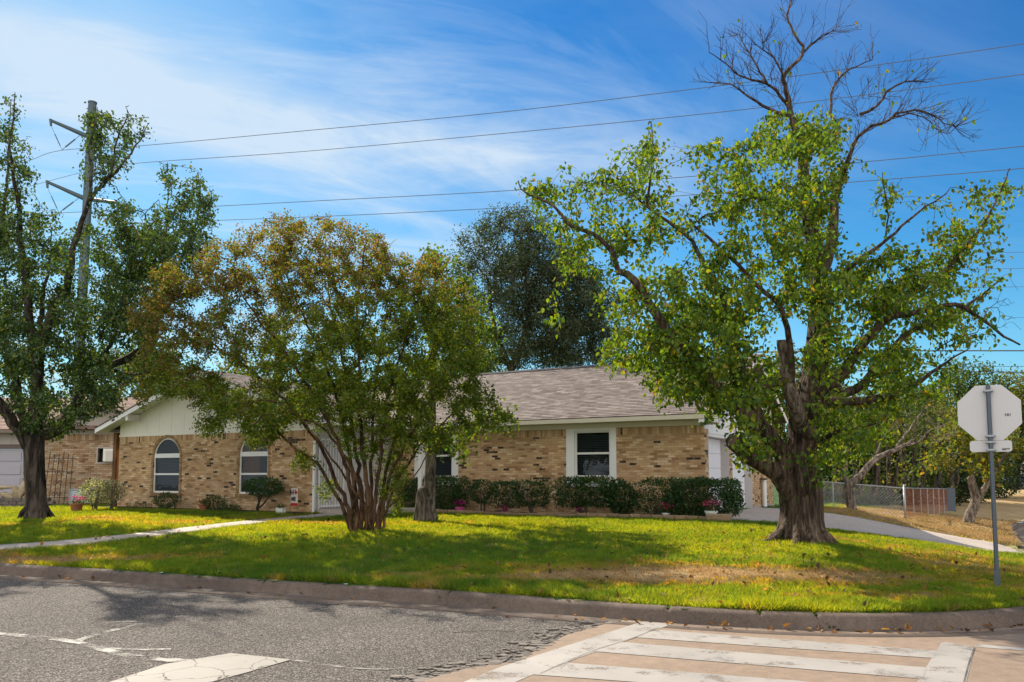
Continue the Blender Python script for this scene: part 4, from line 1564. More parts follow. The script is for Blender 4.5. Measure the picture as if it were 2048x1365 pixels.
def text_obj(s, size, loc, rot, m, parent, name='lettering', ext_=.0015, sx=1.0, bold=.0):
    cu = bpy.data.curves.new('t', 'FONT')
    cu.body, cu.size, cu.extrude, cu.align_x, cu.align_y = s, size, ext_, 'CENTER', 'CENTER'
    cu.offset = bold
    to = bpy.data.objects.new('t', cu)
    COL.objects.link(to)
    bpy.context.view_layer.update()
    me = bpy.data.meshes.new_from_object(to.evaluated_get(bpy.context.evaluated_depsgraph_get()))
    bpy.data.objects.remove(to)
    me.name = name
    o = link_mesh(name, me, m, parent)
    o.location, o.rotation_euler, o.scale = loc, rot, (sx, 1, 1)
    return o


text_obj('101', .045, (.205, .0315, oc - .035), (R(90), 0, 0), M_TEXT, plate, sx=1.15, bold=.001)
text_obj('3099', .034, (.165, .0315, pz0 + .03), (R(90), 0, 0), M_TEXT, npl, sx=1.3, bold=.001)

# ------------------------------------------------------------------ chain link fence
FC = at(1811, 1043, 29.7)
FE = at(1897, 1020, 43.0)


def fence_run(root, A, B, h, m, spacing, wires_name, posts, post_m, wr=.0018):
    A, B = Vector((A[0], A[1])), Vector((B[0], B[1]))
    L = (B - A).length
    d = (B - A) / L
    za, zb = lz(A.x, A.y), lz(B.x, B.y)
    def P(s, z, off=0.0):
        q = A + d * s
        return Vector((q.x + d.y * off, q.y - d.x * off, za + (zb - za) * s / L + z)) - root.location
    mb = MB()
    n = int((L + h) / spacing)
    for k in range(n):
        for sgn in (1, -1):
            s0 = k * spacing - h
            pts = []
            for q in range(7):
                z = h * q / 6
                s = s0 + z if sgn > 0 else s0 + h - z
                if 0 <= s <= L:
                    pts.append(P(s, z, .003 * sgn))
            if len(pts) > 1:
                mb.tube(pts, wr, 3, cap=False)
    mb.build(wires_name, m, root)
    mb = MB()
    mb.tube([P(L * k / 16, h + .01) for k in range(17)], .021, 8)
    mb.build('top_rail', M_STEEL, root)
    for s in posts:
        mb = MB()
        mb.tube([P(s, -.5), P(s, h + .0)], .022, 8)
        mb.build('post', post_m, root)


fr = empty('chain_link_fence', (FC.x, FC.y, lz(FC.x, FC.y)), 0, 'low galvanised chain link fence running from the big tree to its corner post', 'fence')
fb = Vector((FC.x, FC.y)) - HU * 7.2
fence_run(fr, (FC.x, FC.y), fb, 1.13, M_STEEL, .11, 'wire_mesh', (2.4, 4.8, 7.2), M_STEEL)
mb = MB()
mb.tube([(0, 0, -.2), (0, 0, 1.2)], .038, 12)
mb.lathe([(.04, 1.2), (.045, 1.22), (.03, 1.26), (0, 1.275)], 12)
mb.build('corner_post', M_STEEL, fr, smooth=True)
fr2 = empty('chain_link_fence', (FC.x, FC.y, lz(FC.x, FC.y)), 0, 'rusty brown chain link fence going back from the corner post beside the street', 'fence')
L2 = (Vector((FE.x, FE.y)) - Vector((FC.x, FC.y))).length
fence_run(fr2, (FC.x + .06, FC.y + .1), (FE.x, FE.y), 1.13, M_RUST, .15, 'wire_mesh', [L2 * k / 7 for k in range(1, 7)], M_STEEL, .0034)
mb = MB()
e = Vector((FE.x, FE.y, lz(FE.x, FE.y))) - fr2.location
mb.box(e.x - .05, e.x + .35, e.y - .06, e.y + .06, e.z - .2, e.z + 1.2)
mb.build('end_panel', M_POST, fr2)

# ------------------------------------------------------------------ transmission pole and power lines
PY_ = 75.0
pb_, pt_ = at(163, 560, PY_), at(177.5, 207, PY_)
pl = empty('transmission_pole', (pb_.x, PY_, 0.5), 0, 'tall tapered steel power pole rising behind the left tree', 'power pole')
o3 = Vector((pb_.x, PY_, 0.5))
mb = MB()
topz = pt_.z - .5
mb.tube([(0, 0, -1), (.15, 0, topz * .5), (.29, 0, topz)], [.46, .42, .36], 14)
mb.tube([(.29, 0, topz), (.29, 0, topz + .12)], [.40, .40], 14)
mb.build('shaft', M_PYLON, pl, smooth=False)
for k, (p0, p1, tipd, ins) in enumerate((((172, 272), (101, 241), (102, 252), (124, 300)), ((170, 398), (94, 364), (95, 376), (118, 426)), ((170, 398), (236, 406), (235, 412), None))):
    a, b, c = at(*p0, PY_) - o3, at(*p1, PY_ - 1.2) - o3, at(*tipd, PY_ - 1.2) - o3
    mb = MB()
    mb.tube([a, b], [.22, .13], 8)
    mb.tube([b + Vector((0, 0, .1)), c], [.14, .10], 8)
    arm = mb.build('cross_arm', M_PYLON, pl)
    if ins:
        i_ = at(*ins, PY_ - 1.2) - o3
        h2 = a + (b - a) * .12
        for q0, q1, r in ((c, i_, .035), (h2, i_, .05)):
            mb = MB()
            n = 9
            for t in range(n):
                u = q0 + (q1 - q0) * (.35 + .5 * t / n)
                v = q0 + (q1 - q0) * (.35 + .5 * (t + .55) / n)
                mb.tube([u, v], [r * 1.7, r * 1.2], 6)
            mb.tube([q0, q1], r * .5, 5)
            mb.build('insulator', M_PYLON, arm)


def wire(pts, label, rad=.026):
    P = [at(px, py, Y) for px, py, Y in pts]
    C_ = catmull([tuple(p) for p in P], 6)
    mb = MB()
    mb.tube([Vector(c) for c in C_], rad, 5)
    o = mb.build('power_line', M_WIRE)
    tag(o, label, 'power line', 'power lines crossing the sky')


wire([(-60, 352, 90), (0, 338, 84), (60, 321, 79), (124, 301, 73.8), (282, 292, 71), (600, 263, 66), (1000, 225, 60), (1400, 177, 54), (1750, 131, 50), (2048, 88, 47), (2400, 30, 44)], 'topmost power line from the upper arm insulator to the upper right corner')
wire([(-60, 402, 92), (40, 378, 86), (161, 346, 76), (262, 328, 73), (600, 304, 68), (1000, 268, 62), (1410, 228, 56), (1750, 188, 52), (2048, 149, 49), (2400, 98, 46)], 'power line second from the top, just under the topmost line')
wire([(-60, 470, 90), (75, 435, 79), (118, 427, 73.8), (201, 423, 72), (312, 419, 70), (640, 402, 66), (1030, 381, 61), (1400, 352, 56), (1700, 327, 52), (2048, 293, 48), (2400, 255, 45)], 'power line from the lower arm insulator, third from the top', .026)
wire([(-60, 505, 92), (111, 471, 80), (180, 459, 76), (276, 448, 73), (700, 431, 66), (1080, 412, 61), (1400, 389, 56), (1700, 365, 52), (2048, 337, 48), (2400, 302, 45)], 'power line fourth from the top, passing just above the oak', .026)
wire([(1180, 722, 58), (1275, 710, 58), (1660, 703, 58), (2048, 702, 58), (2400, 702, 58)], 'thick low cable level with the top of the right hand trees', .05)
wire([(1700, 736, 60), (2048, 733, 60), (2400, 731, 60)], 'thin low cable just under the thick low cable', .02)
wire([(1700, 742, 62), (2048, 745, 62), (2400, 748, 62)], 'lowest cable, touching the treetops above the stop sign', .04)
wire([(1700, 509, 70), (2048, 505, 70), (2400, 502, 70)], 'faint high cable crossing the right side of the big crown', .02)
wire([(1700, 545, 72), (2048, 537, 72), (2400, 531, 72)], 'faint cable below the faint high cable at right', .02)
wire([(1700, 581, 72), (2048, 574, 72), (2400, 569, 72)], 'lowest of the three faint cables in the right side of the crown', .02)

# ------------------------------------------------------------------ vegetation
class Tree:
    """limbs laid out by hand, twigs grown to points spread through the crown, leaves on the twigs"""
    def __init__(s, base, seed, step=0.22):
        s.base = Vector(base)
        s.r = np.random.default_rng(seed)
        s.pos = np.zeros((60000, 3))
        s.dir = np.zeros((60000, 3))
        s.par = np.full(60000, -1, int)
        s.rad = np.zeros(60000)
        s.n = 0
        s.step = step
        s.tips = []
        s.thick = []

    def add(s, p, par, d, rad=0.0):
        i = s.n
        s.pos[i], s.par[i], s.dir[i], s.rad[i] = p, par, d, rad
        s.n += 1
        return i

    def limb(s, pts, r0, r1, attach=True, wob=0.03):
        """pts: 3-D points; joins the nearest node laid so far"""
        C_ = catmull([tuple(p) for p in pts], 8)
        d = np.r_[0, np.cumsum(np.linalg.norm(np.diff(C_, axis=0), axis=1))]
        t = np.r_[np.arange(0, d[-1], s.step), d[-1]]
        P = np.stack([np.interp(t, d, C_[:, k]) for k in range(3)], 1)
        P[1:-1] += s.r.normal(size=(len(P) - 2, 3)) * wob * s.step * 2
        par = -1
        if s.n and attach:
            par = int(np.argmin(((s.pos[:s.n] - P[0]) ** 2).sum(1)))
        for k in range(len(P)):
            dd = P[min(k + 1, len(P) - 1)] - P[max(k - 1, 0)]
            dd /= np.linalg.norm(dd) + 1e-9
            par = s.add(P[k], par, dd, r0 + (r1 - r0) * (t[k] / d[-1]) ** 0.8)
        return par

    def grow(s, A, leafy, up=0.25, wob=0.18, maxd=4.0, back=0.55, min_rad=9.0):
        A = np.asarray(A)
        base_n = s.n
        D = np.full(len(A), 1e9)
        for i in range(0, base_n, 400):
            D = np.minimum(D, ((A[:, None] - s.pos[None, i:min(i + 400, base_n)]) ** 2).sum(2).min(1))
        for ai in np.argsort(D):
            a = A[ai]
            v = a - s.pos[:s.n]
            d = np.sqrt((v ** 2).sum(1)) + 1e-6
            cs = (v * s.dir[:s.n]).sum(1) / d
            sc = d * (1.0 + back * (1 - cs) * 0.5) + np.where(s.rad[:s.n] > min_rad, 9, 0)
            j = int(np.argmin(sc))
            L = d[j]
            if L > maxd or L < 0.05:
                continue
            k = max(2, int(math.ceil(L / s.step)))
            p0, d0 = s.pos[j].copy(), s.dir[j].copy()
            c = p0 + (d0 * 0.7 + np.array([0, 0, up])) * L * 0.4
            par = j
            prev = p0
            for q in range(1, k + 1):
                t = q / k
                p = (1 - t) ** 2 * p0 + 2 * t * (1 - t) * c + t * t * a
                if q < k:
                    p = p + s.r.normal(size=3) * wob * s.step
                dd = p - prev
                dd /= np.linalg.norm(dd) + 1e-9
                par = s.add(p, par, dd)
                prev = p
            s.tips.append((par, bool(leafy[ai]) if hasattr(leafy, '__len__') else leafy))

    def sprout(s, idx, per, length, rng, gen=0):
        """straight bare twigs leaving a limb at an angle, each with a few side twigs"""
        made = []
        for i in idx:
            for _ in range(rng.poisson(per)):
                d0 = s.dir[i]
                q = rng.normal(size=3)
                q -= d0 * q.dot(d0)
                q /= np.linalg.norm(q) + 1e-9
                d = d0 * .75 + q * .75 + np.array([0, 0, .35])
                d /= np.linalg.norm(d)
                L = length * (.35 + .9 * rng.random())
                k = max(2, int(L / .13))
                p, par = s.pos[i].copy(), i
                for _k in range(k):
                    d = d + rng.normal(size=3) * .10 + np.array([0, 0, .05])
                    d /= np.linalg.norm(d)
                    p = p + d * L / k
                    par = s.add(p, par, d)
                    made.append(par)
                s.tips.append((par, False))
        if gen < 1:
            s.sprout(made, .55, length * .5, rng, gen + 1)

    def finish_radii(s, tip=0.006, expo=0.42):
        cnt = np.zeros(s.n)
        child = np.zeros(s.n, int)
        for i in range(s.n):
            if s.par[i] >= 0:
                child[s.par[i]] += 1
        cnt[child[:s.n] == 0] = 1
        for i in range(s.n - 1, -1, -1):
            if s.par[i] >= 0:
                cnt[s.par[i]] += cnt[i]
        calc = tip * np.maximum(cnt, 1) ** expo
        s.rad[:s.n] = np.where(s.rad[:s.n] > 0, s.rad[:s.n], calc)
        for i in range(s.n):
            if s.par[i] >= 0:
                s.rad[i] = min(s.rad[i], s.rad[s.par[i]])

    def wood(s, trunk_noise=0.0, flare=None, minr=0.0):
        kids = [[] for _ in range(s.n)]
        for i in range(s.n):
            if s.par[i] >= 0:
                kids[s.par[i]].append(i)
        V, F, off = [], [], 0
        starts = [(i, -1) for i in range(s.n) if s.par[i] < 0]
        while starts:
            i, p = starts.pop()
            ch = [p] if p >= 0 else []
            ch.append(i)
            while kids[i]:
                ks = sorted(kids[i], key=lambda q: -s.rad[q])
                for q in ks[1:]:
                    starts.append((q, i))
                i = ks[0]
                ch.append(i)
            if len(ch) < 2:
                continue
            pts = s.pos[ch]
            rad = s.rad[ch].copy()
            if p >= 0:
                rad[0] = min(rad[0], rad[1] * 1.25)
            if rad.max() < minr:
                continue
            rm = rad.max()
            n = 28 if rm > .25 else 12 if rm > 0.07 else 6 if rm > 0.025 else 3
            v, f = tube_np(pts, rad, n, trunk_noise if rm > .1 else 0.0)
            V.append(v)
            F.append(f + off)
            off += len(v)
        return np.vstack(V) - np.array(s.base), np.vstack(F)

    def leaf_sites(s, per_tip, back=4, spread=0.10, only=True):
        """points along the last few nodes before every leafy tip"""
        P, Dr = [], []
        for tip, leafy in s.tips:
            if only and not leafy:
                continue
            ch = [tip]
            while len(ch) < back and s.par[ch[-1]] >= 0:
                ch.append(s.par[ch[-1]])
            k = s.r.poisson(per_tip)
            if not k:
                continue
            w_ = s.r.random(k) ** 1.4 * (len(ch) - 1)
            i = w_.astype(int)
            f = (w_ - i)[:, None]
            a = s.pos[np.array(ch)[i]]
            b = s.pos[np.array(ch)[np.minimum(i + 1, len(ch) - 1)]]
            P.append(a * (1 - f) + b * f + s.r.normal(size=(k, 3)) * spread)
            Dr.append(s.dir[np.array(ch)[i]])
        return np.vstack(P), np.vstack(Dr)


def leaves_np(P, Dr, rng, size, wr=0.6, droop=0.5, out=0.5, big=True, flat=0.3):
    """leaf blades: six-point folded (big) or four-point"""
    n = len(P)
    d = rng.normal(size=(n, 3)) * 0.8 + Dr * out + np.array([0, 0, -droop])
    d /= np.linalg.norm(d, axis=1)[:, None]
    nn = rng.normal(size=(n, 3)) + np.array([0, 0, flat * 3])
    s = np.cross(d, nn)
    s /= np.linalg.norm(s, axis=1)[:, None] + 1e-9
    nn = np.cross(s, d)
    L = (size * (0.6 + 0.7 * rng.random(n)))[:, None]
    Wd = L * wr * 0.5
    if big:
        fo = Wd * 0.35
        V = np.stack([P, P + d * L * .28 + s * Wd * .92 + nn * fo, P + d * L * .65 + s * Wd * .72 + nn * fo * .8, P + d * L - nn * L * .12,
                      P + d * L * .65 - s * Wd * .72 + nn * fo * .8, P + d * L * .28 - s * Wd * .92 + nn * fo], 1)
        q = np.array([[0, 3, 2, 1], [0, 5, 4, 3]])
        F = (np.arange(n)[:, None, None] * 6 + q[None]).reshape(-1, 4)
        return V.reshape(-1, 3), F, 6
    V = np.stack([P, P + d * L * .45 + s * Wd + nn * Wd * .3, P + d * L, P + d * L * .45 - s * Wd + nn * Wd * .3], 1)
    F = np.arange(n * 4).reshape(n, 4)
    return V.reshape(-1, 3), F, 4


def pal(rng, n, cols, w=None, jit=0.22):
    c = np.array(cols)[rng.choice(len(cols), n, p=w)]
    return c * (1 + (rng.random((n, 1)) - 0.5) * 2 * jit)


def crown_points(clumps, Y, depth, rng, center, cr, dens, zmul=1.0):
    """clumps: (px, py, rx, ry[, density, flag]) seen from the street; each gets its own place in depth inside the crown"""
    P, flag = [], []
    for c in clumps:
        px, py, rx, ry = c[:4]
        k = c[4] if len(c) > 4 else 1.0
        fl = c[5] if len(c) > 5 else 1
        u = ((px - center[0]) / cr[0]) ** 2 + ((py - center[1]) / cr[1]) ** 2
        half = depth * math.sqrt(max(0.06, 1 - min(u, 1)))
        m_per_px = Y / 1656
        area = math.pi * rx * ry * m_per_px ** 2
        n = max(3, int(area * dens * k * (0.5 + half / depth)))
        r = np.sqrt(rng.random(n))
        t = rng.random(n) * 2 * math.pi
        w_ = rng.normal(size=n) * half * 0.5
        for i in range(n):
            P.append(tuple(at(px + rx * r[i] * math.cos(t[i]), py + ry * r[i] * math.sin(t[i]), Y + float(np.clip(w_[i], -half, half)))))
            flag.append(fl)
    return np.array(P), np.array(flag)


def limb_px(tree, pts, Y, r0, r1, dy=0.0, first=0.0, attach=True, wob=.03):
    n = len(pts)
    return tree.limb([at(p[0], p[1], Y + first + (dy * (i / max(1, n - 1)) if len(p) < 3 else p[2])) for i, p in enumerate(pts)], r0, r1, attach, wob)


def make_tree(name, label, cat, tree, bark, leafm, leaf_arrays, group=None, noise=0.0, extra=None):
    t = empty(name, tree.base, 0, label, cat, group)
    V, F = tree.wood(noise)
    np_obj('trunk', V, F, bark, t, smooth=True)
    V, F, C = leaf_arrays
    np_obj('crown', V - np.array(tree.base), F, leafm, t, col=C)
    return t


def leaf_pack(P, Dr, rng, size, colf, **kw):
    V, F, k = leaves_np(P, Dr, rng, size, **kw)
    C = np.repeat(colf(P, len(P)), k, axis=0)
    return V, F, C


def flare_roots(tree, base, r, n, rng, length=0.6):
    for k in range(n):
        t = 2 * math.pi * k / n + rng.random() * .5
        d = np.array([math.cos(t), math.sin(t), 0])
        b = np.array(base)
        e = b + d * (r + length * (0.6 + .6 * rng.random()))
        e[2] = lz(e[0], e[1]) - .06
        tree.limb([b + np.array([0, 0, .75]) + d * r * .35, b + np.array([0, 0, .30]) + d * r * .72, b + d * (r + .12) + np.array([0, 0, .06]), e], r * .42, .04, attach=False)


# ---- the big mulberry on the right
def mulberry():
    Y = 15.2
    b = at(1600, 1076, Y)
    b.z = lz(b.x, b.y)
    T = Tree(b, 21, 0.16)
    rg_ = T.r
    L = lambda pts, r0, r1, dy=0, first=0, **k: limb_px(T, pts, Y, r0, r1, dy, first, **k)
    # main trunk: a thick bole that splits
    L([(1600, 1090), (1600, 1060), (1601, 1020), (1598, 975), (1600, 935), (1603, 890), (1604, 850)], .47, .30, wob=.01)
    for i in range(T.n):
        z = T.pos[i, 2] - b.z
        T.rad[i] = (.355 + .12 * max(0, 1 - z / .5) ** 2) if z < 1.0 else max(.22, .355 - (z - 1.0) * .16)
    L([(1578, 985), (1560, 950), (1530, 928), (1500, 912), (1478, 893), (1463, 880)], .185, .135, -.5, -.1)
    L([(1580, 950), (1562, 905), (1530, 862), (1508, 840), (1478, 818), (1450, 796), (1425, 765), (1400, 735), (1350, 682), (1308, 623), (1285, 580), (1253, 548)], .17, .06, -1.5, 0)
    L([(1253, 548), (1233, 540), (1226, 508), (1190, 470), (1140, 452), (1115, 420), (1079, 398), (1050, 385), (1036, 362)], .055, .010, -.6, -1.5)
    L([(1253, 548), (1225, 543), (1198, 536), (1170, 520)], .05, .02, .3, -1.5)
    L([(1530, 862), (1500, 780), (1479, 714), (1455, 623), (1435, 576), (1415, 540), (1380, 477), (1348, 453), (1293, 414), (1253, 386), (1214, 370)], .09, .015, .9, -.4)
    L([(1293, 414), (1300, 360), (1306, 300), (1302, 245)], .03, .008, 0, .4)
    L([(1585, 760), (1578, 690), (1573, 651), (1554, 606), (1515, 575), (1485, 537), (1439, 497), (1407, 469), (1380, 440)], .075, .02, -1.3, -.6)
    # sawn-off limbs
    L([(1604, 850), (1618, 800), (1630, 740), (1637, 680), (1640, 600), (1636, 520), (1622, 460), (1612, 400), (1605, 330), (1608, 300)], .26, .09, .9, 0)
    L([(1636, 560), (1655, 510), (1667, 460), (1668, 420), (1674, 385), (1690, 335), (1695, 323)], .13, .05, .9, .5)
    # bare top
    bare0 = T.n
    L([(1608, 300), (1590, 255), (1579, 218), (1572, 176), (1566, 155), (1583, 134), (1607, 105), (1586, 63), (1574, 32), (1583, 4), (1580, -20)], .07, .012, .5, .9)
    L([(1607, 105), (1643, 74), (1671, 58)], .03, .008, -.4, 1.3)
    L([(1579, 218), (1555, 186), (1534, 169), (1488, 155), (1446, 123), (1418, 105)], .04, .008, -.9, 1.1)
    L([(1572, 176), (1550, 120), (1527, 100), (1527, 85)], .03, .008, -.5, 1.1)
    L([(1566, 230), (1505, 200), (1463, 169), (1435, 165)], .04, .008, .8, 1.0)
    L([(1534, 169), (1500, 110), (1477, 70)], .025, .006, .3, .6)
    L([(1608, 300), (1646, 274), (1667, 243), (1716, 232), (1752, 212), (1780, 180), (1808, 165), (1854, 165)], .06, .01, -.8, .9)
    L([(1716, 232), (1709, 207), (1752, 186), (1790, 150)], .03, .008, .5, .7)
    L([(1660, 230), (1664, 180), (1690, 145), (1725, 128), (1745, 120)], .035, .008, .7, .8)
    L([(1695, 323), (1706, 292), (1720, 271), (1752, 250), (1780, 239), (1797, 225), (1836, 222), (1868, 232), (1890, 248), (1912, 253)], .045, .008, -.9, .8)
    L([(1780, 239), (1820, 228), (1850, 238), (1880, 262), (1898, 268)], .02, .006, .4, .3)
    bare1 = T.n
    # right side
    L([(1620, 820), (1657, 776), (1683, 750), (1716, 700), (1749, 666), (1771, 640), (1826, 626), (1896, 611), (1925, 615), (1972, 644), (2013, 677), (2040, 690)], .12, .015, -1.6, 0)
    L([(1683, 790), (1723, 772), (1771, 714), (1811, 670), (1848, 652), (1900, 630), (1950, 600), (2000, 560)], .09, .015, .9, -.4)
    L([(1636, 640), (1657, 582), (1701, 534), (1771, 483), (1815, 443), (1852, 413), (1892, 388)], .07, .01, -1.5, .2)
    L([(1771, 640), (1811, 593), (1848, 575), (1896, 534), (1940, 483), (1972, 439), (2000, 390), (2020, 337)], .06, .01, .9, -.8)
    L([(1771, 483), (1775, 430), (1768, 370), (1765, 345)], .02, .006, .2, -.7)
    L([(1604, 850), (1635, 815), (1665, 804), (1720, 803), (1790, 790), (1850, 755), (1899, 721), (1940, 696)], .12, .008, -1.4, -.2)
    L([(1612, 870), (1640, 880), (1690, 860), (1740, 850)], .06, .02, -1.6, -.3)
    L([(1618, 985), (1624, 930), (1634, 860), (1645, 800)], .045, .02, -.5, -.4)
    nl = T.n
    flare_roots(T, (b.x, b.y, b.z), .36, 11, rg_, .42)
    C1 = [(1048, 372, 26, 20, 2.2), (1075, 395, 30, 20, 1.6), (1100, 400, 60, 36), (1165, 385, 80, 55), (1240, 350, 60, 65), (1300, 345, 50, 55), (1304, 275, 14, 40, 2.4), (1120, 472, 55, 36), (1195, 470, 75, 50), (1165, 520, 40, 40, 1.4), (1275, 480, 80, 60), (1360, 420, 60, 55, .6),
          (1255, 620, 70, 65), (1320, 600, 70, 60), (1265, 700, 65, 45, 2.0), (1335, 715, 80, 65, 2.4), (1400, 680, 90, 80, 2.4), (1480, 650, 60, 60, 1.8), (1245, 735, 36, 16), (1350, 785, 55, 36, 2.0), (1445, 790, 70, 60, 2.4), (1490, 750, 70, 70, 2.2), (1400, 600, 90, 80, 1.6),
          (1460, 530, 80, 65), (1420, 305, 32, 45, .9), (1465, 360, 60, 75, 1.1), (1540, 330, 80, 80, 1.4), (1605, 262, 85, 45, 2.0), (1650, 300, 55, 60, 1.2), (1520, 430, 70, 70, 1.2), (1600, 430, 70, 85, 1.4), (1560, 545, 80, 80, 1.2), (1645, 560, 70, 80, 1.2),
          (1640, 420, 55, 85, 1.2), (1700, 600, 80, 70, 1.4), (1760, 560, 80, 75, 1.4), (1830, 520, 65, 55, 1.1), (1905, 470, 60, 45, .8), (1960, 425, 50, 50, .8), (2010, 390, 40, 40, .8), (1950, 500, 50, 50, .7), (1990, 460, 40, 50, .6), (1900, 540, 60, 50, .9), (1762, 410, 26, 55, .7), (1880, 398, 50, 20, .6), (1800, 625, 85, 55, 1.4), (1880, 600, 70, 55, 1.1), (1910, 660, 60, 40, 1.0), (1960, 690, 40, 30, .7),
          (1745, 715, 85, 55, 1.1), (1825, 745, 90, 48, 1.5), (1680, 700, 70, 60), (1640, 690, 40, 80, .9), (1515, 880, 42, 45, 1.8), (1485, 870, 36, 36, 2.2), (1490, 915, 30, 25, 1.6), (1690, 862, 70, 50, 1.3), (1745, 840, 60, 45, 1.3), (1670, 915, 45, 40, 1.2), (1800, 790, 60, 40, 1.3), (1650, 800, 40, 50, 1.0),
          (1530, 820, 36, 45, 1.2), (1720, 905, 35, 30, .7), (1990, 590, 50, 60, .25), (1940, 650, 50, 40, .5), (1610, 930, 50, 40, .35), (1150, 645, 50, 30, .3), (1105, 610, 16, 18, .6)]
    A, fl = crown_points(C1, Y, 3.0, rg_, (1560, 560), (520, 520), 26)
    T.grow(A, fl, up=.18, wob=.22, maxd=3.2)
    T.sprout(range(bare0 + 4, bare1), 2.4, .55, rg_)
    C2 = [(1980, 600, 60, 60), (2020, 640, 40, 40), (1500, 520, 80, 60, .5), (1380, 460, 50, 50, .6), (1430, 420, 50, 70, .5), (1780, 400, 60, 50, .5)]
    A, _ = crown_points(C2, Y, 1.6, rg_, (1640, 350), (400, 360), 40)
    T.grow(A, False, up=.25, wob=.05, maxd=2.0, back=1.3)
    # few last leaves on the bare top
    T.finish_radii(.0034, .40)
    P, Dr = T.leaf_sites(17, 6, .075)
    k = 70
    sel = [t for t, l in T.tips if not l]
    pp = T.pos[rg_.choice(sel, k)]
    P, Dr = np.vstack([P, pp]), np.vstack([Dr, np.tile([0, 0, -1.0], (k, 1))])

    def cols(P, n):
        c = pal(rg_, n, [(0.10, 0.175, 0.012), (0.155, 0.22, 0.014), (0.06, 0.12, 0.02), (0.22, 0.235, 0.016), (0.28, 0.19, 0.02)], [.34, .27, .27, .10, .02])
        return c
    return make_tree('mulberry_tree', 'large gnarled tree with split trunk, sawn limbs and bare top twigs', 'tree', T, M_BARK, M_LEAF,
                     leaf_pack(P, Dr, rg_, .090, cols, wr=.72, droop=1.0, out=.3, flat=.3), noise=.10)


mul = mulberry()
# the pale sawn limb standing in front of the leader
V, F = tube_np([at(px, py, 15.2 + d) - mul.location for px, py, d in ((1606, 868, .0), (1598, 835, -.35), (1588, 808, -.5), (1580, 780, -.52), (1574, 750, -.52), (1569, 715, -.52), (1565, 682, -.52))], [.14, .145, .135, .115, .108, .104, .10], 14, .07)
np_obj('sawn_limb', V, F, M_BARKG, mul, smooth=True)
# cut faces of the sawn limbs
for (px, py, dyy, r, n_) in ((1463, 880, -.6, .132, (-.80, -.05, .45)), (1565, 681, -.52, .102, (0, -.05, 1)), ):
    p = at(px, py, 15.2 + dyy) - mul.location
    mb = MB()
    n_ = Vector(n_).normalized()
    M = Matrix.Translation(p) @ n_.to_track_quat('Z', 'Y').to_matrix().to_4x4()
    for k in range(16):
        t0, t1 = 2 * math.pi * k / 16, 2 * math.pi * (k + 1) / 16
        q = [M @ Vector((r * math.cos(t) * s, r * math.sin(t) * s, z)) for s, z, t in ((0, .012, 0), (1, .0, t0), (1, .0, t1))]
        mb.face(q)
        q = [M @ Vector((r * math.cos(t), r * math.sin(t), z)) for z, t in ((0, t0), (0, t1), (-.05, t1), (-.05, t0))]
        mb.face(q)
    mb.build('sawn_face', M_CUT, mul)


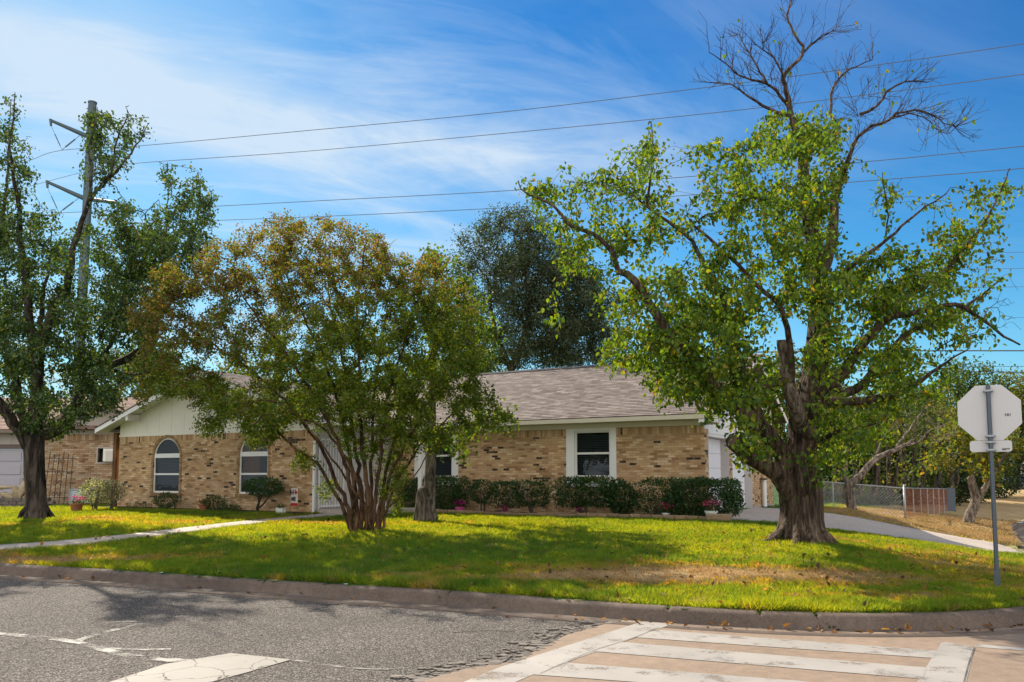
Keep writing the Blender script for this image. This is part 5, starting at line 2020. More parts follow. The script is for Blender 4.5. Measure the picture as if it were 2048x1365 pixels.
# ---- the tall tree at the left edge
def pear():
    Y = 21.7
    b = at(72, 1036, Y)
    b.z = lz(b.x, b.y)
    T = Tree(b, 31, 0.22)
    r_ = T.r
    L = lambda pts, r0, r1, dy=0, first=0, **k: limb_px(T, pts, Y, r0, r1, dy, first, **k)
    L([(72, 1050), (72, 1020), (71, 980), (69, 940), (68, 900), (68, 872)], .33, .29, wob=.01)
    for i in range(T.n):
        z = T.pos[i, 2] - b.z
        T.rad[i] = .265 + .07 * max(0, 1 - z / .5) ** 2 + .07 * max(0, (z - 1.3) / 1.0)
    L([(66, 905), (45, 872), (20, 835), (0, 808), (-30, 775), (-70, 740), (-120, 690)], .19, .08, -1.2)
    L([(60, 890), (30, 850), (5, 822), (-25, 800), (-70, 780)], .12, .06, 1.2)
    L([(66, 880), (46, 840), (38, 800), (28, 750), (15, 700), (0, 650), (-10, 600), (-8, 520), (5, 440), (15, 350), (18, 270), (22, 200)], .15, .009, 1.4)
    L([(68, 872), (68, 820), (72, 765), (66, 700), (60, 650), (55, 600), (48, 540), (40, 480), (38, 420), (26, 340), (18, 290), (26, 240), (30, 185)], .19, .009, -1.0)
    L([(70, 860), (74, 800), (76, 760), (80, 700), (95, 655), (110, 611), (135, 567), (147, 495), (162, 444), (176, 408), (201, 373), (233, 344), (258, 308), (280, 275), (298, 247)], .19, .009, -1.9)
    L([(176, 408), (183, 350), (178, 300), (190, 250), (195, 215)], .05, .01, .8, -1.4)
    L([(201, 373), (225, 340), (232, 280), (250, 240), (254, 220)], .04, .01, -.7, -1.5)
    L([(80, 700), (83, 640), (88, 580), (100, 520), (105, 450)], .09, .009, 1.5, -.6)
    L([(76, 870), (110, 864), (146, 824), (160, 795), (176, 772), (205, 736), (249, 721), (290, 690), (320, 620), (345, 560), (370, 500), (395, 440), (400, 380), (398, 345)], .15, .009, 1.7)
    L([(160, 795), (183, 754), (220, 690), (245, 620), (262, 540), (255, 470), (250, 430)], .08, .009, -1.4, .6)
    L([(205, 736), (264, 750), (310, 740), (330, 720)], .06, .009, -1.2, .9)
    L([(345, 560), (335, 480), (332, 420), (338, 370), (335, 330)], .04, .008, -1.2, 1.3)
    L([(370, 500), (415, 440), (425, 380)], .03, .01, .9, 1.5)
    L([(320, 620), (300, 540), (305, 470), (290, 430), (318, 400)], .05, .01, 1.6, 1.1)
    L([(176, 772), (200, 800), (225, 815), (240, 830)], .04, .01, -1.3, .4)
    flare_roots(T, (b.x, b.y, b.z), .27, 7, r_, .15)
    C1 = [(12, 235, 28, 36, .9), (12, 320, 30, 60), (48, 320, 22, 40, .7), (55, 390, 18, 50, .7), (15, 420, 40, 70), (30, 500, 50, 70), (15, 580, 60, 80, 1.2), (95, 470, 42, 55, .8), (105, 550, 52, 60, .9), (196, 250, 26, 45, 1.1), (232, 270, 40, 45), (285, 252, 26, 22), (190, 330, 30, 60, 1.1), (240, 325, 26, 38),
          (165, 500, 30, 60, .6), (215, 480, 38, 75, 1.3), (247, 450, 28, 50, 1.3), (258, 530, 50, 60, 1.4), (300, 520, 50, 60, 1.3), (340, 460, 58, 65, 1.3), (396, 400, 34, 60, 1.3), (336, 360, 10, 45, 1.5), (388, 490, 48, 55, 1.5), (422, 430, 20, 32, 1.2), (330, 570, 60, 60, 1.4), (270, 600, 70, 65, 1.4), (200, 600, 70, 75, 1.1), (235, 690, 70, 60, 1.4), (150, 670, 70, 70, 1.1), (60, 650, 70, 80, 1.2),
          (20, 700, 50, 70, 1.1), (100, 745, 80, 65, 1.3), (180, 755, 60, 50, 1.2), (95, 830, 60, 45, 1.5), (55, 800, 50, 55, .9), (195, 800, 50, 36, 1.1), (235, 775, 36, 35, .9), (15, 780, 30, 50, .8), (140, 845, 42, 26, 1.1), (-40, 480, 50, 120), (-60, 640, 70, 100), (290, 660, 40, 40, 1.2), (-110, 600, 70, 120)]
    A, fl = crown_points(C1, Y, 2.8, r_, (170, 560), (320, 420), 21)
    T.grow(A, fl, up=.35, wob=.15, maxd=3.5)
    A, _ = crown_points([(28, 190, 8, 25), (255, 215, 8, 20), (315, 425, 6, 30), (65, 280, 14, 20)], Y, .5, r_, (100, 300), (200, 200), 14)
    T.grow(A, False, up=.4, maxd=2)
    T.finish_radii(.006, .42)
    P, Dr = T.leaf_sites(27, 5, .085)

    def cols(P, n):
        return pal(r_, n, [(0.045, 0.09, 0.018), (0.07, 0.125, 0.018), (0.032, 0.066, 0.022), (0.12, 0.17, 0.02), (0.20, 0.19, 0.02)], [.32, .28, .20, .16, .04])
    return make_tree('street_tree', 'tall dark leaved tree with upright limbs in front of the neighbouring garage', 'tree', T, M_BARKD, M_LEAFD,
                     leaf_pack(P, Dr, r_, .092, cols, wr=.62, droop=.6, out=.4, flat=.15), noise=.08)


pear()


# ---- the many-stemmed crape myrtle
def crape():
    Y = 17.8
    b = at(735, 1063, Y)
    b.z = lz(b.x, b.y)
    T = Tree(b, 41, 0.17)
    r_ = T.r
    stems = [([(700, 1066), (690, 1020), (668, 986), (640, 936), (615, 914), (570, 880), (520, 830), (470, 800), (410, 770)], .065, -1.0),
             ([(704, 1066), (695, 1010), (672, 960), (650, 910), (610, 850), (560, 790), (500, 740), (430, 690), (360, 650)], .075, .7),
             ([(712, 1066), (705, 1000), (690, 930), (670, 870), (630, 800), (580, 720), (520, 640), (460, 560), (430, 530)], .08, -1.5),
             ([(716, 1066), (712, 1000), (702, 930), (690, 860), (670, 780), (640, 700), (600, 620), (570, 540), (560, 470)], .085, .9),
             ([(722, 1066), (722, 1000), (715, 930), (705, 860), (692, 760), (672, 660), (655, 560), (650, 460)], .08, 1.9),
             ([(730, 1066), (735, 1000), (728, 920), (720, 840), (718, 740), (715, 640), (722, 540), (735, 480)], .085, -1.6),
             ([(738, 1066), (742, 990), (745, 900), (745, 800), (760, 700), (775, 600), (785, 520)], .07, 1.3),
             ([(744, 1066), (752, 990), (762, 900), (770, 820), (800, 720), (830, 620), (850, 540)], .07, -.6),
             ([(750, 1066), (762, 1000), (775, 930), (800, 850), (840, 760), (880, 660), (910, 590)], .065, 1.6),
             ([(756, 1066), (770, 1000), (785, 940), (815, 880), (860, 800), (910, 720), (950, 660)], .06, -1.4),
             ([(762, 1066), (776, 1010), (790, 970), (820, 920), (870, 860), (930, 810), (980, 780)], .05, .3),
             ([(708, 1066), (702, 1020), (720, 980), (700, 930), (660, 870), (600, 830), (530, 800), (470, 830)], .05, -1.8),
             ([(740, 1066), (735, 1020), (700, 970), (650, 900), (600, 840), (560, 820), (500, 850)], .04, -2.2),
             ([(758, 1066), (768, 1030), (790, 1000), (830, 950), (860, 900), (880, 880)], .03, -1.2)]
    for pts, r0, dy in stems:
        limb_px(T, pts, Y, r0 * .8, .012, dy, r_.uniform(-.22, .22), attach=False, wob=.05)
    C1 = [(300, 640, 46, 48, 1), (335, 585, 55, 55, 1), (385, 555, 60, 50, 1.1), (440, 530, 48, 60, .9), (500, 480, 34, 34, .8), (470, 600, 60, 60, .9), (562, 480, 46, 55, 1), (640, 475, 60, 50, 1), (565, 560, 70, 65, 1), (650, 570, 70, 70, 1), (720, 515, 58, 60, 1), (770, 560, 60, 60, 1), (750, 640, 80, 70, 1.1), (840, 590, 58, 60, 1.1), (862, 535, 40, 36, .9),
          (900, 620, 55, 52, 1.1), (930, 680, 48, 60, 1.1), (850, 700, 80, 70, 1.2), (915, 765, 60, 58, 1.2), (945, 835, 50, 40, 1.0), (1000, 850, 34, 22, 1.1), (700, 720, 90, 75, 1.1), (600, 680, 80, 70, .9), (520, 695, 70, 60, .8), (430, 670, 66, 46, .8), (370, 670, 60, 36, 1.), (350, 755, 66, 38, 1.5), (420, 785, 60, 38, 1.6), (490, 822, 50, 34, 1.8), (425, 850, 40, 22, 1.6), (520, 860, 40, 36, 1.8), (300, 790, 40, 26, 1.2),
          (580, 770, 80, 60, 1.1), (660, 800, 80, 58, 1.2), (760, 800, 80, 66, 1.3), (820, 855, 66, 46, 1.2), (720, 880, 50, 36, .9), (600, 925, 24, 18, 1.3), (648, 985, 18, 16, 1.4), (780, 940, 32, 50, 1.0), (790, 1000, 24, 28, .9), (880, 890, 40, 28, .9), (840, 780, 60, 50, 1.2), (310, 720, 40, 36, .9), (560, 830, 40, 26, 1.)]
    A, fl = crown_points(C1, Y, 2.6, r_, (650, 700), (390, 300), 62)
    T.grow(A, fl, up=.22, wob=.22, maxd=2.6)
    A, _ = crown_points([(780, 500, 30, 25), (480, 470, 20, 15), (880, 560, 30, 25)], Y, .8, r_, (650, 700), (390, 300), 40)
    T.grow(A, False, up=.3, maxd=2)
    T.finish_radii(.0035, .42)
    P, Dr = T.leaf_sites(42, 5, .055)

    def cols(P, n):
        # the outer top and the left side have turned; the rest is green
        z = P[:, 2] - b.z
        x = P[:, 0] - b.x
        t = (z - 3.5) / 1.7 + np.clip((-x - 1.4) / 2.4, -.4, 1) * .60 - np.clip((x - .6) / 2.0, 0, 1) * .35
        t = np.clip(t + (fbm(P[:, 0] * 3, P[:, 2] * 3, .5, 77) - .5) * 1.5, 0, 1)
        k = (r_.random(n) < t * .60)
        g = pal(r_, n, [(0.095, 0.155, 0.014), (0.14, 0.18, 0.016), (0.065, 0.12, 0.018), (0.20, 0.20, 0.018)], [.35, .3, .2, .15])
        o = pal(r_, n, [(0.195, 0.12, 0.045), (0.145, 0.082, 0.04), (0.22, 0.15, 0.04), (0.165, 0.14, 0.025)], [.32, .26, .22, .2])
        return np.where(k[:, None], o, g)
    t = make_tree('crape_myrtle', 'wide many stemmed tree with rust and green leaves in the middle of the lawn', 'tree', T, M_BARKS, M_LEAF,
                  leaf_pack(P, Dr, r_, .062, cols, wr=.60, droop=.1, out=.5, big=False, flat=.2), noise=.06)
    return t


crape()


# ---- slim tree with a stump behind it
def sweetgum():
    Y = 20.9
    b = at(856, 1042, Y)
    b.z = lz(b.x, b.y)
    T = Tree(b, 51, 0.22)
    r_ = T.r
    limb_px(T, [(858, 1052), (858, 1000), (861, 940), (862, 880), (864, 800), (866, 720), (868, 640), (870, 560), (868, 510)], Y, .19, .03, .3, wob=.01)
    limb_px(T, [(864, 800), (900, 740), (950, 690), (985, 660)], Y, .06, .015, .9)
    limb_px(T, [(862, 870), (900, 855), (950, 850), (1005, 845)], Y, .04, .012, -.9)
    limb_px(T, [(866, 720), (900, 640), (930, 570)], Y, .05, .012, -.5)
    flare_roots(T, (b.x, b.y, b.z), .15, 6, r_, .06)
    C1 = [(868, 520, 28, 30, 1.2), (895, 525, 20, 22, 1.2), (930, 580, 40, 30, 1), (960, 640, 30, 36, 1), (985, 690, 26, 34, 1), (900, 640, 50, 60, 1), (870, 720, 60, 60, .8), (940, 720, 40, 40, 1), (1010, 840, 34, 24, 1.4), (960, 855, 40, 22, 1.1), (915, 905, 24, 22, 1.1), (880, 880, 36, 26, 1), (975, 800, 30, 26, .9)]
    A, fl = crown_points(C1, Y, 1.6, r_, (900, 700), (130, 250), 22)
    T.grow(A, fl, up=.2, maxd=3)
    T.finish_radii(.006, .42)
    P, Dr = T.leaf_sites(20, 5, .11)
    cols = lambda P, n: pal(r_, n, [(0.085, 0.145, 0.018), (0.12, 0.175, 0.02), (0.06, 0.12, 0.02), (0.16, 0.18, 0.02)], [.35, .3, .2, .15])
    make_tree('slender_tree', 'slender straight trunked tree with light green leaves behind the crape myrtle', 'tree', T, M_BARKG, M_LEAF,
              leaf_pack(P, Dr, r_, .10, cols, wr=.85, droop=.6, out=.3), noise=.05)
    # stump
    p = at(838, 1044, 20.7)
    p.z = lz(p.x, p.y)
    st = empty('tree_stump', p, 0, 'short sawn grey stump leaning against the slender trunk', 'stump')
    V, F = tube_np([Vector(q) for q in ((0, 0, -.1), (.01, 0, .12), (.03, 0, .4), (.05, 0, .7), (.09, 0, .80), (.14, 0, .83))], [.17, .145, .13, .125, .115, .06], 16, .08)
    np_obj('wood', V, F, M_BARKG, st, smooth=True)


sweetgum()


def simple_tree(name, label, base, Y, limbs, clumps, center, cr, depth, dens, per, size, cols, bark, leafm, seed, cat='tree', group=None, up=.25, wob=.15, step=.35, tip=.008, maxd=4.5, spread=.16, big=False, wr=.62, droop=.4, back=4):
    b = Vector(base)
    T = Tree(b, seed, step)
    for pts, r0, r1, dy in limbs:
        limb_px(T, pts, Y, r0, r1, dy)
    A, fl = crown_points(clumps, Y, depth, T.r, center, cr, dens)
    T.grow(A, fl, up=up, wob=wob, maxd=maxd)
    T.finish_radii(tip, .42)
    P, Dr = T.leaf_sites(per, back, spread)
    f = lambda P, n: pal(T.r, n, *cols)
    return make_tree(name, label, cat, T, bark, leafm, leaf_pack(P, Dr, T.r, size, f, wr=wr, droop=droop, out=.4, big=big), group, noise=.05)


def base_at(px, Y):
    p = at(px, 960, Y)
    return (p.x, p.y, lz(p.x, p.y))


G_DARK = ([(0.028, 0.046, 0.020), (0.038, 0.058, 0.024), (0.05, 0.07, 0.03), (0.022, 0.036, 0.018)], [.3, .3, .2, .2])
G_OAK = ([(0.042, 0.064, 0.022), (0.058, 0.082, 0.028), (0.085, 0.105, 0.04), (0.026, 0.042, 0.017)], [.32, .3, .18, .2])
G_MID = ([(0.05, 0.085, 0.018), (0.075, 0.115, 0.018), (0.035, 0.065, 0.016), (0.12, 0.14, 0.02)], [.35, .3, .2, .15])
G_YEL = ([(0.10, 0.125, 0.02), (0.15, 0.155, 0.022), (0.075, 0.105, 0.02), (0.20, 0.165, 0.03)], [.35, .3, .2, .15])

# live oak behind the house
Yo = 37.0
simple_tree('live_oak', 'dark grey green evergreen oak standing behind the house roof', base_at(1030, Yo), Yo,
            [([(1040, 960), (1035, 800), (1022, 740), (1000, 690), (985, 640), (975, 560)], .34, .05, .8),
             ([(1022, 740), (1045, 690), (1060, 620), (1050, 540), (1040, 480)], .22, .05, -1.0),
             ([(1022, 740), (1065, 690), (1100, 650), (1130, 590), (1140, 560)], .22, .05, .6),
             ([(1065, 690), (1120, 680), (1170, 650)], .14, .04, -.8)],
            [(1000, 450, 56, 34, 1), (960, 500, 46, 46, 1), (1040, 480, 60, 60, 1.1), (980, 560, 60, 60, 1), (1060, 560, 80, 80, 1.2), (1110, 520, 60, 50, 1.1), (1130, 600, 80, 80, 1.4), (1180, 620, 50, 60, 1.3), (1080, 650, 80, 60, 1.2), (1150, 690, 70, 45, 1.4), (980, 630, 60, 50, 1), (1100, 710, 60, 30, 1.2), (1210, 690, 36, 40, 1), (1030, 420, 30, 16, 1), (1230, 640, 50, 50, 1.2), (1000, 690, 60, 30, 1), (1050, 715, 70, 26, 1.2), (1160, 725, 80, 22, 1.2), (1240, 715, 50, 26, 1.2), (960, 720, 40, 20, .8), (1180, 560, 40, 40, 1.0), (920, 540, 26, 36, .8), (1060, 600, 60, 100, .5), (935, 470, 22, 20, .9), (905, 560, 20, 20, .7), (1075, 450, 30, 24, .9), (1140, 500, 30, 24, .9)],
            (1080, 600), (190, 200), 3.4, 17, 34, .12, G_OAK, M_BARKD, M_LEAFD, 61, spread=.17, wr=.5)

# background trees
Yb = 44.0
simple_tree('background_tree', 'pale green tree seen between the left tree and the neighbouring roof', base_at(235, Yb), Yb,
            [([(235, 960), (236, 860), (238, 780), (236, 700)], .22, .06, .5), ([(236, 790), (260, 740), (275, 700)], .1, .03, .8), ([(236, 790), (205, 760), (190, 730)], .1, .03, -.8)],
            [(230, 720, 60, 36), (200, 760, 40, 40), (270, 750, 44, 36), (235, 800, 50, 26, .9), (290, 780, 40, 20, .8), (150, 770, 50, 40, .9), (90, 770, 60, 50, .8), (20, 770, 60, 50, .8)],
            (180, 760), (220, 90), 2.5, 3.2, 16, .16, G_YEL, M_BARKG, M_LEAF, 71)

for k, (px, Y, top, wpx, pcol, lab, dn) in enumerate((
        (1935, 62, 715, 90, G_MID, 'rounded green tree on the skyline just left of the road sign', 1.1),
        (2030, 66, 735, 70, G_YEL, 'yellow green tree at the far right edge above the distant house', 1.1),
        (1820, 56, 760, 80, G_MID, 'mid green tree behind the right half of the big crown', 1.1),
        (1720, 54, 775, 70, G_YEL, 'yellowish tree seen between the big trunk and the fence tree', 1.1),
        (1590, 50, 690, 110, G_YEL, 'bright yellow green tree behind the garage gable', .9),
        (305, 52, 650, 80, G_MID, 'dark green tree behind the gable peak, left of the crape myrtle', 1.1),
        (470, 55, 705, 70, G_YEL, 'yellow green tree hidden behind the crape myrtle and wing roof', 1.0),
        (960, 52, 660, 60, G_MID, 'green tree between the slender tree and the live oak', 1.0),
        (2130, 60, 700, 90, G_MID, 'green tree at the right margin, cut by the picture edge', 1.0))):
    h = 955 - top
    simple_tree('background_tree', lab, base_at(px, Y), Y,
                [([(px, 965), (px + 4, 900), (px - 4, 850), (px, top + h * .3)], .24, .06, .4), ([(px, 900), (px - wpx * .4, 850), (px - wpx * .6, 820)], .12, .04, 1), ([(px, 890), (px + wpx * .4, 840), (px + wpx * .55, 810)], .12, .04, -1)],
                [(px, top + h * .2, wpx * .6, h * .2), (px - wpx * .5, top + h * .38, wpx * .5, h * .22), (px + wpx * .5, top + h * .38, wpx * .5, h * .22), (px, top + h * .45, wpx * .9, h * .25), (px - wpx * .4, top + h * .68, wpx * .6, h * .2), (px + wpx * .4, top + h * .68, wpx * .6, h * .2)],
                (px, top + h * .5), (wpx * 1.1, h * .6), 3.0, 3.4 * dn, 42, .22, pcol, M_BARKD, M_LEAF, 80 + k, group='trees in the backyards', spread=.35)

# the thicket behind the fence: dark stems with leafy sides
for k, (px, Y, lab) in enumerate(((1672, 37.5, 'leaning dark stemmed thicket tree just right of the big trunk'), (1716, 38.5, 'thicket tree directly behind the pale leaning fence tree'), (1748, 38, 'thicket tree behind the middle of the low fence'), (1782, 39, 'dark twin stemmed thicket tree left of the fence corner post'),
                                 (1812, 40, 'thicket tree right behind the fence corner post'), (1842, 41, 'thicket tree behind the rusty fence'), (1872, 42, 'thicket tree behind the far end of the rusty fence'), (1905, 44, 'last thicket tree, next to the end panel of the fence'))):
    rr = random.Random(k)
    j = rr.uniform(-8, 8)
    simple_tree('thicket_tree', lab, base_at(px, Y), Y,
                [([(px, 990), (px + j, 930), (px + j * 1.6, 880), (px + j * 2, 830)], .17, .06, .4), ([(px + 5, 985), (px + 10 - j, 930), (px + 14 - j, 860)], .11, .04, -.6)],
                [(px - 10, 840, 34, 40), (px + 15, 860, 34, 40), (px, 910, 30, 28, .55), (px - 8, 965, 26, 16, .8), (px + 12, 950, 22, 22, .5), (px, 800, 30, 30)],
                (px, 880), (60, 120), 1.6, 5.2, 17, .16, (G_MID if k % 3 else G_YEL), M_BARKD, M_LEAF, 120 + k, group='thicket trees behind the fence', spread=.22, maxd=3)

# pale leaning tree by the fence
Yf = 27.2
fb_ = at(1705, 1018, Yf)
simple_tree('fence_tree', 'pale leaning tree with bare grey twigs beside the low fence', (fb_.x, fb_.y, lz(fb_.x, fb_.y)), Yf,
            [([(1705, 1024), (1700, 1000), (1696, 976), (1706, 964), (1722, 952), (1734, 936), (1750, 918), (1769, 910), (1787, 902), (1809, 892), (1827, 882)], .17, .05, -.6),
             ([(1696, 976), (1690, 940), (1694, 900), (1700, 870)], .10, .04, .6),
             ([(1809, 892), (1835, 885), (1860, 862), (1890, 850)], .04, .012, -.5), ([(1787, 902), (1810, 870), (1840, 830), (1870, 800)], .04, .012, .6), ([(1750, 918), (1765, 880), (1790, 850), (1800, 820)], .04, .012, -.4)],
            [(1850, 820, 50, 40, 1, 0), (1880, 860, 40, 30, 1, 0), (1800, 850, 40, 40, 1, 0), (1830, 790, 40, 30, .8, 0), (1700, 890, 20, 36, .7, 1), (1850, 880, 30, 20, .8, 0)],
            (1800, 850), (120, 90), 1.2, 26, 8, .10, G_YEL, M_BARKG, M_LEAF, 91, step=.2, tip=.006, wob=.3)

# small leaning tree by the side street
Ys = 30.0
sb_ = at(1939, 1043, Ys)
simple_tree('young_tree', 'small crooked tree with yellowing leaves behind the sign post', (sb_.x, sb_.y, lz(sb_.x, sb_.y)), Ys,
            [([(1936, 1052), (1941, 1030), (1951, 1005), (1950, 985), (1945, 970), (1940, 954)], .20, .13, 0), ([(1949, 1012), (1962, 990), (1975, 966), (1985, 950), (2000, 925), (2020, 900), (2035, 880)], .15, .02, -.6),
             ([(1940, 954), (1945, 930), (1930, 905), (1915, 880)], .06, .015, -.7), ([(1942, 958), (1958, 935), (1965, 900), (1960, 870)], .06, .015, .7), ([(1930, 905), (1900, 915), (1870, 925), (1850, 935)], .03, .01, -.4)],
            [(1900, 895, 44, 40), (1950, 880, 50, 46), (1880, 935, 36, 22, .8), (1990, 905, 40, 44, .9), (1925, 840, 50, 36, .9), (2020, 880, 34, 40, .9), (1965, 930, 30, 20, .8), (1985, 840, 40, 40, .8), (1990, 955, 20, 16, .9)],
            (1950, 890), (110, 90), 1.6, 14, 10, .17, ([(0.12, 0.15, 0.02), (0.17, 0.17, 0.022), (0.08, 0.12, 0.02), (0.24, 0.16, 0.03)], [.35, .33, .2, .12]), M_BARKG, M_LEAF, 92, step=.22, tip=.007, spread=.14, big=True, wr=.75)


# ---- shrubs
def shrub(name, label, p, rx, ry, z0, z1, n, size, cols, seed, leafm=M_LEAFD, boxy=False, stems=5, group=None, wr=.55, stem_r=.014, gaps=.0, lean=0.0):
    rr = np.random.default_rng(seed)
    t = empty(name, p, HROT, label, 'shrub', group)
    m_ = int(n * 2.6)
    q = rr.normal(size=(m_, 3))
    q /= np.linalg.norm(q, axis=1)[:, None]
    if boxy:
        q /= np.abs(q).max(1)[:, None] ** .75
    q *= (0.55 + .5 * rr.random((m_, 1)) ** .6)
    lump = fbm(q[:, 0] * 2 + seed, q[:, 2] * 2 + q[:, 1], 1.3, seed)
    q *= (0.78 + .44 * lump)[:, None]
    keep_ = (fbm(q[:, 0] * 3 + seed * 2, q[:, 2] * 3 - q[:, 1] * 2, 1.0, seed + 5) > gaps)
    q = q[keep_][:n]
    P = np.stack([q[:, 0] * rx + lean * q[:, 2], q[:, 1] * ry, (q[:, 2] + 1) * .5 * (z1 - z0) + z0], 1)
    V, F, k = leaves_np(P, q, rr, size, wr=wr, droop=.0, out=.6, big=False, flat=.35)
    C = np.repeat(pal(rr, len(P), *cols), k, axis=0)
    np_obj('foliage', V, F, leafm, t, col=C)
    mb = MB()
    for s_ in range(stems):
        a = rr.uniform(-.5, .5, 2)
        b_ = rr.uniform(-.75, .75, 2)
        mb.tube([(a[0] * rx * .3, a[1] * ry * .3, -.05), (b_[0] * rx * .5, b_[1] * ry * .5, z0 + (z1 - z0) * .3), (b_[0] * rx, b_[1] * ry, z0 + (z1 - z0) * .75)], [stem_r, stem_r * .8, stem_r * .5], 5)
    mb.build('stem', M_BARKG, t)
    return t


def hp(px, b):
    q = hx(ha(px, b), b)
    return (q.x, q.y, lz(q.x, q.y) + .02)


S_DK = ([(0.032, 0.075, 0.018), (0.045, 0.10, 0.02), (0.022, 0.05, 0.016), (0.08, 0.15, 0.026)], [.35, .3, .2, .15])
S_WH = ([(0.10, 0.14, 0.05), (0.36, 0.37, 0.28), (0.48, 0.47, 0.39), (0.06, 0.09, 0.03)], [.34, .28, .2, .18])
S_WW = ([(0.12, 0.15, 0.07), (0.42, 0.41, 0.34), (0.56, 0.53, 0.47), (0.07, 0.09, 0.04)], [.26, .28, .30, .16])

# hedge in front of the garage corner and shrubs under the windows
hb = -.75
shrub('hedge', 'clipped square evergreen hedge at the house corner by the garage', hp(1408, hb), .92, .44, .12, 1.0, 9500, .068, S_DK, 201, boxy=True, stems=9)
shrub('shrub', 'thin leafy shrub hugging the wall between the right window and the hedge', hp(1316, hb), .68, .30, .1, .98, 2300, .07, S_DK, 202, boxy=True, stems=9, gaps=.45)
shrub('shrub', 'narrow upright evergreen shrub at the right edge of the right window', hp(1241, hb), .42, .32, .05, .95, 2900, .07, S_DK, 203, stems=6, gaps=.28)
shrub('shrub', 'dense rounded evergreen shrub under the right window', hp(1167, hb - .05), .84, .44, .25, 1.03, 4600, .075, S_DK, 204, boxy=True, stems=9, gaps=.33)
shrub('shrub', 'first loose shrub left of the right window, nearest to it', hp(1062, hb), .55, .32, .25, .97, 1800, .07, S_DK, 205, boxy=True, stems=10, gaps=.38)
shrub('shrub', 'middle loose shrub on the bare brick between the two windows', hp(1012, hb), .50, .32, .2, .93, 1500, .07, S_DK, 206, boxy=True, stems=8, gaps=.42)
shrub('shrub', 'loose shrub nearest the slender tree, behind a pink flower', hp(966, hb), .46, .32, .3, .97, 1400, .07, S_DK, 207, stems=8, gaps=.40)
shrub('hedge', 'dark boxy evergreen hedge under the left window behind the slender trunk', hp(866, hb), 1.15, .42, .05, 1.02, 9500, .068, S_DK, 208, boxy=True, stems=8)
# in front of the wing
shrub('variegated_shrub', 'greener of the two white edged shrubs, on the left', (at(190, 1018, 25.8).x, 25.8, lz(at(190, 1018, 25.8).x, 25.8)), .52, .45, .22, .95, 2300, .045, S_WH, 211, leafm=M_LEAF, stems=7, stem_r=.02)
shrub('variegated_shrub', 'whiter of the two white edged shrubs, against the house corner', (at(222, 1018, 26.0).x, 26.0, lz(at(222, 1018, 26.0).x, 26.0)), .44, .40, .2, .95, 2200, .045, S_WW, 212, leafm=M_LEAF, stems=7, stem_r=.02)
wb = WB - .55
shrub('shrub', 'small round dark shrub below the left arched window', hp(335, wb), .40, .36, .0, .52, 1500, .05, S_DK, 213, stems=4)
shrub('shrub', 'small dark shrub beside the terracotta pot between the arched windows', hp(432, wb), .36, .34, .0, .46, 1200, .05, S_DK, 214, stems=4)
shrub('ground_plant', 'low trailing green plant right of the terracotta pot', hp(465, wb), .30, .26, .0, .18, 500, .05, S_DK, 215, stems=3)
for k, px in enumerate((258, 276, 288, 300)):
    shrub('seedling', ['leftmost tiny dark seedling in the bed below the brick wing', 'second tiny seedling from the house corner', 'third tiny seedling from the house corner', 'rightmost tiny seedling, next to the round shrub'][k], hp(px, wb + .1), .10, .10, .0, .16, 90, .04, S_DK, 220 + k, stems=2, group='seedlings in the bed', stem_r=.006)

# the cloud-pruned shrub with bare crooked stems
p = hp(526, wb)
tp = shrub('topiary_shrub', 'umbrella shaped evergreen shrub on bare crooked stems under the right arched window', p, .66, .5, .46, 1.0, 3200, .055, S_DK, 230, stems=0)
mb = MB()
mb.tube([(-.16, 0, -.05), (-.2, 0, .12), (-.14, 0, .28), (-.22, .05, .46), (-.3, .05, .62)], [.05, .045, .035, .03, .02], 7)
mb.tube([(-.16, 0, .1), (0, .02, .22), (.2, .0, .40), (.36, .0, .58)], [.03, .025, .022, .015], 6)
mb.tube([(-.14, 0, .28), (-.02, -.04, .42), (.05, 0, .6)], [.028, .022, .015], 6)
mb.build('stem', M_BARKD, tp)


# dense undergrowth closing the thicket
def undergrowth():
    for k, (px, Y, rx, h, lab) in enumerate(((1660, 46, 2.6, 4.6, 'dark bushy undergrowth nearest the big trunk'), (1735, 47, 2.6, 4.2, 'dark bushy undergrowth behind the pale leaning tree'),
                                             (1800, 48, 2.6, 5.0, 'dark bushy undergrowth behind the fence corner post'), (1865, 50, 2.8, 5.4, 'dark bushy undergrowth behind the rusty fence'),
                                             (1925, 53, 2.8, 5.6, 'dark bushy undergrowth behind the crooked small tree'), (1975, 58, 2.6, 5.4, 'dark bushy undergrowth left of the distant house'))):
        b = base_at(px, Y)
        shrub('bush', lab, b, rx, 1.6, -.1, h, 6500, .24, G_DARK if k % 2 else G_MID, 400 + k, leafm=M_LEAFD, stems=5, stem_r=.06, group='undergrowth behind the fence')


undergrowth()

# ---- weeds in the kerb joints
for k, (px, py, n, lab) in enumerate(((250, 1160, 160, 'green weed growing out of a kerb joint at the left'), (884, 1209, 130, 'small weed in the gutter at the middle kerb joint'), (1640, 1259, 60, 'tiny weed in the gutter in front of the crosswalk'))):
    q = rg(px, py)
    z = float(ROADZ(np.array([q[0]]), np.array([q[1]]))[0])
    shrub('weed', lab, (q[0], q[1], z), .13, .07, .0, .11, n, .06, G_MID, 500 + k, leafm=M_LEAF, stems=3, stem_r=.004, group='weeds in the kerb joints')


